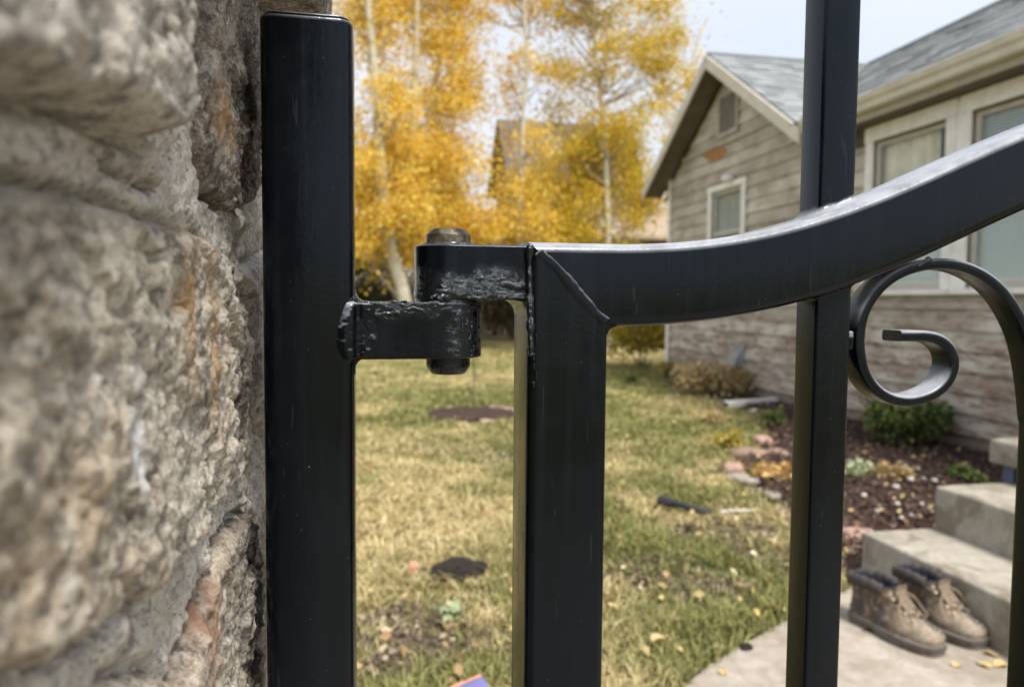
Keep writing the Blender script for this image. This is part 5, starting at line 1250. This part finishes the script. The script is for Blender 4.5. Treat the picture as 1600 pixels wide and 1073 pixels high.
for i, (px, py, rx, h, mt, lab) in enumerate(((1040, 590, .22, .28, YEL, 'straggling yellow weed at the near foot of the corner shrub'), (985, 600, .22, .20, GREEN, 'loose green weed in the lawn left of the dried shrub'), (1135, 700, .16, .13, YEL, 'straggling yellow green weed left of the farthest edging stone'), (1212, 668, .18, .16, GREEN, 'loose green weed beside the picket, behind the edging stones'), (1110, 662, .14, .10, STRAW, 'low straw coloured weed in front of the white downspout piece'))):
    shrub('weed', at(px, py), rx, rx * .8, h, mt, 320, .035, lab, 'weed', 140 + i, stems=14, spiky=.4)
for i, (px, Y, rx, h, lab) in enumerate(((575, 19.0, 1.0, 1.9, 'dark leafy bush under the leftmost aspen'), (690, 20.0, 1.3, 1.6, 'dark leafy bush behind the aspen trunks'), (800, 21.0, 1.2, 1.8, 'brownish bush under the thin sparse aspen'), (905, 21.0, 1.4, 1.5, 'brownish bush under the broad aspen'), (990, 18.0, 1.0, 0.9, 'low dark bush left of the yellow shrub'))):
    shrub('undergrowth_bush', (on_y(px, 470, Y).x, Y, 0), rx, 0.8, h, UNDER, 2600, 0.13, lab, 'bush', 60 + i, stems=16)

# ------------------------------------------------------------------ far cabin, shed and fence
CAB = simple('brown_cabin_wood', (0.10, 0.072, 0.052), 0.85, 0.3, 2.5); CABR = simple('grey_brown_cabin_roof', (0.105, 0.09, 0.08), 0.9, 0.2, 2)
YC_ = 33.0; cx0, cx1 = on_y(806, 300, YC_).x, on_y(985, 300, YC_).x; ez = on_y(830, 262, YC_).z; rz = on_y(850, 190, YC_ + 2.6).z
cab = thing('far_cabin', ((cx0 + cx1) / 2, YC_ + 2.5, 0), 'dark brown two storey cabin glimpsed far behind the thin aspen', 'cabin')
m = MB(); m.box((cx0, YC_, 0), (cx1, YC_ + 5.2, ez)); yr = YC_ + 2.6
for xx in (cx0, cx1 - 0.12): m.add([(xx + k, y, z) for k in (0, .12) for y, z in ((YC_, ez + .002), (YC_ + 5.2, ez + .002), (yr, rz - .2))], [(0, 2, 1), (3, 4, 5), (0, 1, 4, 3), (1, 2, 5, 4), (2, 0, 3, 5)])
m.build('wall', CAB, cab)
for ya in (YC_ - 0.5, YC_ + 5.7):
    zl = ez - 0.5 * (rz - ez) / 2.6; rf = MB(); q = [(cx0 - .45, ya, zl), (cx1 + .45, ya, zl), (cx1 + .45, yr, rz), (cx0 - .45, yr, rz)]; V = q + [(a, b, c - .16) for a, b, c in q]
    rf.add(V, [(0, 1, 2, 3), (7, 6, 5, 4), (0, 4, 5, 1), (1, 5, 6, 2), (2, 6, 7, 3), (3, 7, 4, 0)]); rf.build('roof', CABR, cab)
for k, (fx_, fz) in enumerate(((0.3, 0.42), (0.62, 0.42), (0.3, 0.75), (0.62, 0.75))):
    xw = cx0 + (cx1 - cx0) * fx_; zw = ez * fz; m = MB(); m.box((xw - .55, YC_ - 0.05, zw - .6), (xw + .55, YC_ - 0.002, zw + .6)); wf = m.build('window', TRIM_D, cab)
    m = MB(); m.box((xw - .45, YC_ - 0.06, zw - .5), (xw + .45, YC_ - 0.0505, zw + .5)); m.build('pane', simple('dark_pane', (0.02, 0.025, 0.03), 0.08) if k == 0 else bpy.data.materials['dark_pane'], wf)
YS_ = 24.0; sx0, sx1 = on_y(925, 400, YS_).x, on_y(1120, 400, YS_).x; z0, z1 = on_y(1010, 368, YS_).z, on_y(1010, 322, YS_ + 2.2).z
shed = thing('low_shed', ((sx0 + sx1) / 2, YS_ + 2, 0), 'low shed with pale tan roof beyond the house corner', 'shed')
m = MB(); m.box((sx0 + .2, YS_ + .3, 0), (sx1 - .2, YS_ + 4.2, z0 - 0.02)); m.build('wall', simple('shed_wall', (0.20, 0.15, 0.11), 0.9, 0.25, 3), shed)
for ya in (YS_, YS_ + 4.5):
    rf = MB(); q = [(sx0, ya, z0), (sx1, ya, z0), (sx1, YS_ + 2.25, z1), (sx0, YS_ + 2.25, z1)]; V = q + [(a, b, c - .12) for a, b, c in q]
    rf.add(V, [(0, 1, 2, 3), (7, 6, 5, 4), (0, 4, 5, 1), (1, 5, 6, 2), (2, 6, 7, 3), (3, 7, 4, 0)]); rf.build('roof', simple('tan_roof', (0.30, 0.235, 0.185), 0.9, 0.15, 4) if ya == YS_ else bpy.data.materials['tan_roof'], shed)
FW = simple('weathered_fence_wood', (0.25, 0.21, 0.175), 0.9, 0.35, 3)
fence = thing('board_fence', (-2.0, 21.6, 0), 'weathered grey board fence at the back of the lawn', 'fence')
m = MB(); x = -10.0; rr = random.Random(9)
while x < 5.6:
    m.box((x, 21.6 + rr.uniform(0, .01), 0.03), (x + .135, 21.62 + rr.uniform(0, .01), 1.25 + rr.uniform(-.03, .03))); x += .15
tag(m.build('board_run', FW, fence), kind='stuff')
m = MB(); m.box((-10, 21.64, .35), (5.6, 21.69, .44)); m.box((-10, 21.64, .95), (5.6, 21.69, 1.04)); m.build('fence_rail', FW, fence)
for k in range(7): m = MB(); m.box((-9.9 + 2.55 * k, 21.7, -0.05), (-9.8 + 2.55 * k, 21.8, 1.3)); m.build('fence_post', FW, fence)

# ------------------------------------------------------------------ mulch bed, edging, things lying about
def rock(loc, a, b, h, m, seed, name, label, cat, group=None, rot=0.0, sink=0.25):
    bm = bmesh.new(); bmesh.ops.create_icosphere(bm, subdivisions=3, radius=1.0)
    P = np.array([v.co[:] for v in bm.verts]); n = P * (1 + 0.22 * fbm(P[:, 0] * 1.6, P[:, 1] * 1.6, P[:, 2] * 1.6 + seed, 4, seed))[:, None]
    n = np.sign(n) * np.abs(n) ** 0.8; cr_, sr_ = math.cos(rot), math.sin(rot)
    n = n * (a, b, h); n = np.stack([n[:, 0] * cr_ - n[:, 1] * sr_, n[:, 0] * sr_ + n[:, 1] * cr_, n[:, 2] + h * (1 - 2 * sink)], 1)
    for v, c in zip(bm.verts, n): v.co = c
    me = bpy.data.meshes.new(name); bm.to_mesh(me); bm.free(); me.polygons.foreach_set('use_smooth', [True] * len(me.polygons)); me.materials.append(m)
    o = bpy.data.objects.new(name, me); C.objects.link(o); o.location = loc; return tag(o, label, cat, group)
MULCH = simple('dark_mulch', (0.060, 0.034, 0.026), 0.95, 0.4, 30, 0.8, 0.02)
mx0 = np.arange(1.9, 4.45, 0.05); my0 = np.arange(2.4, 9.9, 0.06); MX, MY = np.meshgrid(mx0, my0); sdm = bedd(MX, MY)
MZ = 0.035 * sstep(-0.03, 0.12, sdm) + 0.02 * fbm(MX * 5, MY * 5, 0, 4, 12) - 0.03 * (sdm < 0) - 0.004
cols = len(mx0); k_ = (sdm > -0.08); qk = k_[:-1, :-1] & k_[1:, 1:]
a_ = np.arange(MX.size).reshape(MX.shape)[:-1, :-1][qk]
tag(quick_mesh('mulch_bed', np.stack([MX.ravel(), MY.ravel(), MZ.ravel()], 1), np.stack([a_, a_ + 1, a_ + cols + 1, a_ + cols], 1), MULCH, smooth=True), 'bed of dark brown mulch along the house wall', None, None, 'structure')
def scatter(n, inside, yr_, xr_, seed, pw=1.0):
    rn = np.random.default_rng(seed); o = []
    while len(o) < n:
        y = yr_[0] * (yr_[1] / yr_[0]) ** rn.uniform(0, 1, 4000) if pw else rn.uniform(*yr_, 4000)
        x = rn.uniform(xr_[0](y), xr_[1](y)) if callable(xr_[0]) else rn.uniform(xr_[0], xr_[1], 4000)
        ok = inside(x, y); o += list(zip(x[ok], y[ok]))
    return np.array(o[:n])
P = scatter(9000, lambda x, y: bedd(x, y) > -0.03, (2.64, 7.5), (1.98, 4.36), 71)
rn = np.random.default_rng(72)
CC = np.column_stack([P, 0.035 + 0.02 * fbm(P[:, 0] * 5, P[:, 1] * 5, 0, 4, 12) + rn.uniform(0.0, 0.02, len(P))])
V, F = leaf_quads(CC, 0.05, 1.2, 73, 0.3)
tag(quick_mesh('mulch_chips', V, F, leaf_mat('bark_chip', [(0.0, (0.030, 0.017, 0.013)), (0.6, (0.085, 0.05, 0.038)), (0.9, (0.15, 0.10, 0.075)), (1.0, (0.26, 0.2, 0.15))], 0.0, 0.9)), 'dark bark chips strewn over the mulch bed', 'mulch', None, 'stuff')
WPEB = simple('white_pebble', (0.48, 0.45, 0.41), 0.6, 0.15, 40)
proto = None
for i, (px, py) in enumerate(((1400, 762), (1468, 776), (1408, 811), (1424, 806), (1402, 788), (1440, 788), (1423, 750), (1434, 733), (1460, 752), (1370, 800), (1456, 800), (1444, 748), (1350, 775), (1415, 730))):
    p = on_z(px, py, 0.045)
    o = rock((0, 0, 0), 0.017, 0.014, 0.012, WPEB, 5, 'pebble', 'small pale pebble lying on the dark mulch', 'pebble', 'pale pebbles on the mulch') if proto is None else proto.copy()
    if proto is None: proto = o
    else: C.objects.link(o)
    s_ = random.uniform(.7, 1.15); o.location = p; o.scale = (s_, s_ * random.uniform(.8, 1.1), s_); o.rotation_euler = (0, 0, random.uniform(0, 6))
PINK = simple('pinkish_sandstone', (0.36, 0.235, 0.185), 0.9, 0.25, 14, 0.5, 0.006); GREYR = simple('grey_fieldstone', (0.30, 0.275, 0.235), 0.9, 0.25, 14, 0.5, 0.006); BRR = simple('brown_fieldstone', (0.24, 0.165, 0.12), 0.9, 0.3, 14, 0.5, 0.006)
for i, (px, py, a, b, h, mt, lab) in enumerate(((1336, 842, 0.12, 0.085, 0.045, PINK, 'flat pink sandstone beside the lowest step and the picket'), (1192, 693, 0.12, 0.09, 0.06, PINK, 'pale pink edging stone, farthest along the lawn edge'), (1172, 716, 0.17, 0.10, 0.07, BRR, 'largest brown edging stone at the lawn edge'), (1146, 736, 0.10, 0.08, 0.05, PINK, 'small pink edging stone left of the leaf drift'), (1162, 752, 0.13, 0.08, 0.04, GREYR, 'flat pale grey edging stone in front of the leaf drift'), (1215, 715, 0.10, 0.1, 0.06, BRR, 'brown edging stone behind the leaf drift'), (1208, 777, 0.07, 0.06, 0.03, GREYR, 'small grey stone in grass near the picket'), (1222, 806, 0.05, 0.05, 0.03, BRR, 'small brown stone in grass beside the picket'))):
    rock(at(px, py), a * (.8 if i else 1), b * .8, h * .75, mt, 80 + i, 'edging_stone', lab, 'stone', 'edging stones round the mulch bed', rot=i * 1.3)
# round planting bed ringed with brick pavers, a sapling in it
rb_ = thing('round_planting_bed', (RB[0], RB[1], 0), 'round bed of dark soil ringed with pinkish pavers in the lawn', 'planting bed')
m = MB(); n = 40
V = [(RB[0], RB[1], 0.035)]
for q in (0.35, 0.7, 0.93): V += [(RB[0] + RB[2] * q * math.cos(2 * math.pi * k / n), RB[1] + RB[2] * q * math.sin(2 * math.pi * k / n), 0.03 - 0.02 * q + 0.012 * math.sin(k * 2.7 + q * 9)) for k in range(n)]
F = [(0, 1 + k, 1 + (k + 1) % n) for k in range(n)] + [(1 + j * n + k, 1 + (j + 1) * n + k, 1 + (j + 1) * n + (k + 1) % n, 1 + j * n + (k + 1) % n) for j in (0, 1) for k in range(n)]
m.add(V, F); m.build('soil', MULCH, rb_, smooth=60)
PAVER = simple('pinkish_paver', (0.40, 0.29, 0.24), 0.9, 0.2, 14, 0.4, 0.004)
for k in range(26):
    a0 = 2 * math.pi * k / 26; w_ = 2 * math.pi / 26 * 0.46; m = MB(); zt = 0.004 + random.uniform(-0.03, 0.014); q = []
    for rr_, aa in ((RB[2] - .045, a0 - w_), (RB[2] - .045, a0 + w_), (RB[2] + .045, a0 + w_), (RB[2] + .045, a0 - w_)): q.append((RB[0] + rr_ * math.cos(aa), RB[1] + rr_ * math.sin(aa)))
    m.poly_prism(q, -0.05, zt); m.build('paver', PAVER, rb_, bevel=0.006, seg=1)
sp_ = on_z(739, 642); sap = thing('sapling', (sp_.x, sp_.y, 0.0), 'thin bare sapling standing in the round planting bed', 'sapling')
m = MB(); m.tube(spline([(sp_.x, sp_.y, 0), (sp_.x + .01, sp_.y, .4), (sp_.x - .02, sp_.y, .9), (sp_.x, sp_.y, 1.25)], 14), np.linspace(.011, .005, 14), 7); m.build('trunk', BARK_D, sap, smooth=60)
m = MB()
for k in range(5): a = k * 2.2; z = .75 + .1 * k; m.tube([(sp_.x - .01, sp_.y, z), (sp_.x + .09 * math.cos(a), sp_.y + .09 * math.sin(a), z + .14)], [.004, .0015], 5)
m.build('twigs', BARK_D, sap)
# soil clod, chips, hose end, stick, downspout piece, plastic sheet
SOILM = simple('dark_soil', (0.045, 0.034, 0.027), 0.95, 0.5, 60, 1.0, 0.02)
cl = at(717, 900); clod = thing('soil_clod', cl, 'dark lumpy clod of soil dug out of the lawn', 'clod of soil')
for k, (dx, dy, a, b, h) in enumerate(((0, 0, .080, .06, .042), (-.06, -.015, .05, .045, .036), (.068, .012, .05, .045, .032), (.02, -.04, .05, .035, .03))):
    bm = bmesh.new(); bmesh.ops.create_icosphere(bm, subdivisions=4, radius=1.0); Pn = np.array([v.co[:] for v in bm.verts]); d_ = 1 + .35 * fbm(Pn[:, 0] * 2, Pn[:, 1] * 2, Pn[:, 2] * 2 + k, 5, 90 + k, 0.65)
    for v, q in zip(bm.verts, Pn * d_[:, None] * (a, b, h) + (dx, dy, h * .75)): v.co = q
    me = bpy.data.meshes.new('lump'); bm.to_mesh(me); bm.free(); me.materials.append(SOILM); o = bpy.data.objects.new('lump', me); C.objects.link(o); o.parent = clod
rock(at(646, 896), 0.022, 0.014, 0.035, simple('terracotta', (0.52, 0.27, 0.18), 0.85, 0.15, 30), 61, 'terracotta_shard', 'small salmon pink shard standing in the grass left of the soil clod', 'shard')
rock(at(664, 892), 0.022, 0.012, 0.010, simple('black_rubber', (0.02, 0.021, 0.025), 0.6, 0.2, 30), 62, 'rubber_scrap', 'small dark scrap between the pink shard and the soil clod', 'scrap')
BLK = bpy.data.materials['black_rubber']
a, b, c = on_z(1038, 783, .035), on_z(1066, 789, .04), on_z(1110, 799, .022); hz = thing('hose_end', (b.x, b.y, 0), 'black hose end with a flared nozzle lying in the grass', 'hose end')
m = MB(); m.tube(spline([a.lerp(b, .3), b, b.lerp(c, .5) + Vector((.012, -.03, -.004)), c], 16), [.021] * 4 + [.018] * 12, 10); m.build('hose', BLK, hz, smooth=60)
m = MB(); m.tube([a + (a - b) * .25, a, a.lerp(b, .3), a.lerp(b, .45)], [.028, .031, .028, .022], 12); m.build('nozzle', BLK, hz, smooth=40)
a, b = on_z(1126, 799, .012), on_z(1180, 798, .012); m = MB(); m.tube(spline([a, a.lerp(b, .5) + Vector((0, 0, .004)), b], 8), .0075, 7)
tag(m.build('stick', simple('pale_stick', (0.52, 0.50, 0.46), 0.7), smooth=60, loc=((a + b) / 2)[:]), 'pale straight stick lying right of the hose end', 'stick')
a, b = on_z(1134, 638), on_z(1212, 632); d = (b - a); u = d.normalized(); rot = math.atan2(u.y, u.x)
ds = thing('downspout_piece', (a.x, a.y, 0), 'white metal downspout piece lying on the lawn below the siding', 'downspout')
m = MB(); M_ = Matrix.Translation(a) @ Matrix.Rotation(rot, 4, 'Z'); m.box((0, -.045, .01), (d.length, .045, .075), M_); m.build('spout', TRIM, ds, bevel=.008)
m = MB(); m.box((-.003, -.035, .02), (-.0005, .035, .065), M_); m.build('open_end', DARK, ds)
a, b = on_z(1196, 640), on_z(1262, 646); m = MB(); d = b - a; M_ = Matrix.Translation(a) @ Matrix.Rotation(math.atan2(d.y, d.x), 4, 'Z'); m.box((0, -.05, .005), (d.length, .06, .05), M_)
tag(m.build('edging_board', simple('dark_board', (0.07, 0.06, 0.055), 0.8), bevel=.006, loc=a[:]), 'dark board lying behind the picket beside the white downspout', 'board')
rock(at(1180, 645), .045, .035, .03, WPEB, 64, 'white_stone', 'rounded white stone in front of the downspout piece', 'stone')
p = on_z(748, 1085, 0.0)
ps = thing('plastic_sheet', (p.x, p.y, 0), 'folded blue purple plastic sheet with orange rim at the bottom edge', 'plastic sheet')
q0, q1, q2 = on_z(690, 1080, .055), on_z(752, 1054, .085), on_z(778, 1092, .05); q3 = on_z(680, 1115, .04)
m = MB(); V = [q3, q0, q1, q2]; V = V + [v - Vector((0, 0, .004)) for v in V]; m.add([v[:] for v in V], [(0, 1, 2, 3), (7, 6, 5, 4), (0, 4, 5, 1), (1, 5, 6, 2), (2, 6, 7, 3), (3, 7, 4, 0)]); m.build('sheet', simple('blue_purple_plastic', (0.13, 0.13, 0.28), 0.35, 0.15, 10), ps)
m = MB(); m.tube([q0, q0.lerp(q1, .5), q1], .0035, 6); m.build('rim', simple('orange_rim', (0.62, 0.26, 0.12), 0.5), ps)

# ------------------------------------------------------------------ grass and fallen leaves
def lawn_ok(x, y): return (sdist(x, y, PATH) < 0.012) & (bedd(x, y) < 0.0) & (np.hypot(x - RB[0], y - RB[1]) > RB[2] * 1.08)
XR = (lambda y: -0.42 * y - 0.5, lambda y: 0.72 * y + 0.9)
NT = 15000
T_ = scatter(NT, lambda x, y: lawn_ok(x, y) & (np.random.default_rng(5).uniform(0, 1, len(x)) > 1.55 * bare(x, y) * (0.75 + 0.9 * vnoise(x * 26, y * 26, 3.0, 8))), (1.15, 18.0), XR, 101)
nb = 18; rn = np.random.default_rng(102)
tx = np.repeat(T_[:, 0], nb); ty = np.repeat(T_[:, 1], nb); n = len(tx)
sp2 = 0.014 + 0.011 * ty
ang = rn.uniform(0, 2 * math.pi, n); rad = np.abs(rn.normal(0, 1, n)) * sp2
bx, by = tx + rad * np.cos(ang), ty + rad * np.sin(ang)
ok = lawn_ok(bx, by); bx, by, ang, tx, ty = bx[ok], by[ok], ang[ok], tx[ok], ty[ok]; n = len(bx)
dr_ = dry(bx, by) + rn.normal(0, .16, n)
tl = np.repeat(rn.uniform(.35, 1.3, NT) ** 1.3, nb)[ok]
hgt = tl * rn.uniform(.010, .046, n) * (1 + 0.25 * (dr_ < .3)); lean = np.clip(rn.normal(.9, .5, n) + .5 * dr_, .1, 2.4) * hgt; wid = rn.uniform(.0011, .0024, n) * (1 + .28 * by)
la = ang + rn.normal(0, .8, n); ca, sa = np.cos(la), np.sin(la)
wa = la + math.pi / 2 + rn.normal(0, .5, n); zg = -0.014 + 0.010
m1 = .5; V = np.stack([np.stack([bx - wid * np.cos(wa), by - wid * np.sin(wa), np.full(n, zg)], 1), np.stack([bx + wid * np.cos(wa), by + wid * np.sin(wa), np.full(n, zg)], 1),
    np.stack([bx + lean * .35 * ca + .8 * wid * np.cos(wa), by + lean * .35 * sa + .8 * wid * np.sin(wa), zg + hgt * .68], 1), np.stack([bx + lean * .35 * ca - .8 * wid * np.cos(wa), by + lean * .35 * sa - .8 * wid * np.sin(wa), zg + hgt * .68], 1),
    np.stack([bx + lean * ca + .15 * wid, by + lean * sa, zg + hgt], 1), np.stack([bx + lean * ca - .15 * wid, by + lean * sa, zg + hgt], 1)], 1).reshape(-1, 3)
i6 = np.arange(n) * 6; F = np.concatenate([np.stack([i6, i6 + 1, i6 + 2, i6 + 3], 1), np.stack([i6 + 3, i6 + 2, i6 + 4, i6 + 5], 1)])
gg = G('grass_blade'); iso = gg.island(); dd = gg.attr('dry')
gcol = gg.ramp(iso, [(0.0, (0.10, 0.110, 0.030)), (0.5, (0.215, 0.215, 0.070)), (1.0, (0.40, 0.37, 0.15))]); scol = gg.ramp(iso, [(0.0, (0.30, 0.22, 0.09)), (0.5, (0.57, 0.465, 0.235)), (1.0, (0.76, 0.67, 0.41))])
gc = gg.mix(gg.math('ADD', gg.math('MULTIPLY', gg.math('SUBTRACT', dd, 0.5), 1.6), 0.5, True), gcol, scol); gg.set(Base_Color=gc, Roughness=0.65, Specular_IOR_Level=0.25)
tr = gg.n.new('ShaderNodeBsdfTranslucent'); gg.l.new(gc, tr.inputs['Color']); ms = gg.n.new('ShaderNodeMixShader'); ms.inputs[0].default_value = .3; gg.l.new(gg.b.outputs[0], ms.inputs[1]); gg.l.new(tr.outputs[0], ms.inputs[2]); gg.l.new(ms.outputs[0], gg.out.inputs['Surface'])
tag(quick_mesh('grass', V, F, gg.m, att={'dry': np.repeat(dr_, 6)}), 'short tufted grass, part green and part dried to straw', 'grass', None, 'stuff')
P = scatter(1500, lambda x, y: (sdist(x, y, PATH) < -0.02) & (np.hypot(x - RB[0], y - RB[1]) > .1), (1.5, 14.0), XR, 111)
P = P[P[:, 0] < WALL_X - .15]
CC = np.column_stack([P, rn.uniform(.012, .045, len(P)) + .045 * (bedd(P[:, 0], P[:, 1]) > 0)])
FALL = leaf_mat('fallen_leaf', [(0.0, (0.20, 0.11, 0.055)), (0.3, (0.36, 0.235, 0.11)), (0.6, (0.56, 0.42, 0.20)), (0.85, (0.66, 0.50, 0.16)), (1.0, (0.66, 0.58, 0.40))], 0.2)
V, F = leaf_quads(CC, 0.036, 1.6, 112, 0.7); tag(quick_mesh('fallen_leaves', V, F, FALL), 'small yellow and tan leaves fallen over the lawn', 'leaves', None, 'stuff')
P = scatter(3200, lambda x, y: (bare(x, y) > 0.38) & lawn_ok(x, y), (1.5, 6.0), XR, 121); rn = np.random.default_rng(122)
CC = np.column_stack([P, rn.uniform(-.004, .014, len(P))])
V, F = leaf_quads(CC, 0.026, 0.8, 123, 0.8); V = V + 0.004 * rn.normal(size=V.shape)
tag(quick_mesh('soil_crumbs', V, F, leaf_mat('soil_crumb', [(0.0, (0.05, 0.036, 0.026)), (0.5, (0.13, 0.095, 0.07)), (0.85, (0.26, 0.20, 0.14)), (1.0, (0.46, 0.38, 0.26))], 0.0, 0.95)), 'loose crumbs of soil and dead thatch in the bare patches', 'soil', None, 'stuff')
def one_leaf(px, py, size, rot, label, z=0.0):
    p = on_z(px, py, z); nn = 12; m = MB(); V = [(p.x, p.y, p.z + .006)]
    for k in range(nn):
        a = 2 * math.pi * k / nn; rr_ = size * (.5 + .12 * math.cos(a)) * (1 + .1 * math.cos(3 * a)); dx, dy = rr_ * math.cos(a), rr_ * .8 * math.sin(a)
        V.append((p.x + dx * math.cos(rot) - dy * math.sin(rot), p.y + dx * math.sin(rot) + dy * math.cos(rot), p.z + .002 + .012 * abs(math.sin(a)) * (size / .05) * random.uniform(.5, 1.3)))
    bl = thing('fallen_leaf', p[:], label, 'leaf', 'yellow leaves fallen on the path'); m.add(V, [(0, 1 + k, 1 + (k + 1) % nn) for k in range(nn)]); m.build('blade', FALL, bl, smooth=60)
    st = MB(); e = Vector((math.cos(rot), math.sin(rot), 0)); st.tube([p + e * size * .5 + Vector((0, 0, .004)), p + e * size * .95 + Vector((0, 0, .007))], [.0012, .0009], 5); st.build('stalk', FALL, bl)
for px, py, sz, ro, lab in ((1494, 1041, .034, .4, 'yellow leaf on the path just in front of the boots'), (1541, 1041, .042, 2.0, 'yellow leaf on the path between the boots and the riser'), (1566, 1040, .046, 3.2, 'yellow leaf lying closest to the riser of the lowest step'), (1546, 1022, .04, 5.0, 'yellow leaf beside the toe of the boot nearest the steps'), (1130, 1052, .036, 1.0, 'tan leaf lying on the path edge by the grass')):
    one_leaf(px, py, sz, ro, lab)
for px, py, sz, ro, lab in ((1026, 1000, .05, .3, 'large pale yellow leaf in the dry grass by the path'), (1206, 845, .045, 1.4, 'bright yellow leaf in green grass next to the picket')):
    one_leaf(px, py, sz, ro, lab, .03)
rock(at(1166, 1013), .022, .014, .012, SOILM, 66, 'soil_crumb', 'dark crumb of soil on the edge of the path', 'soil crumb')
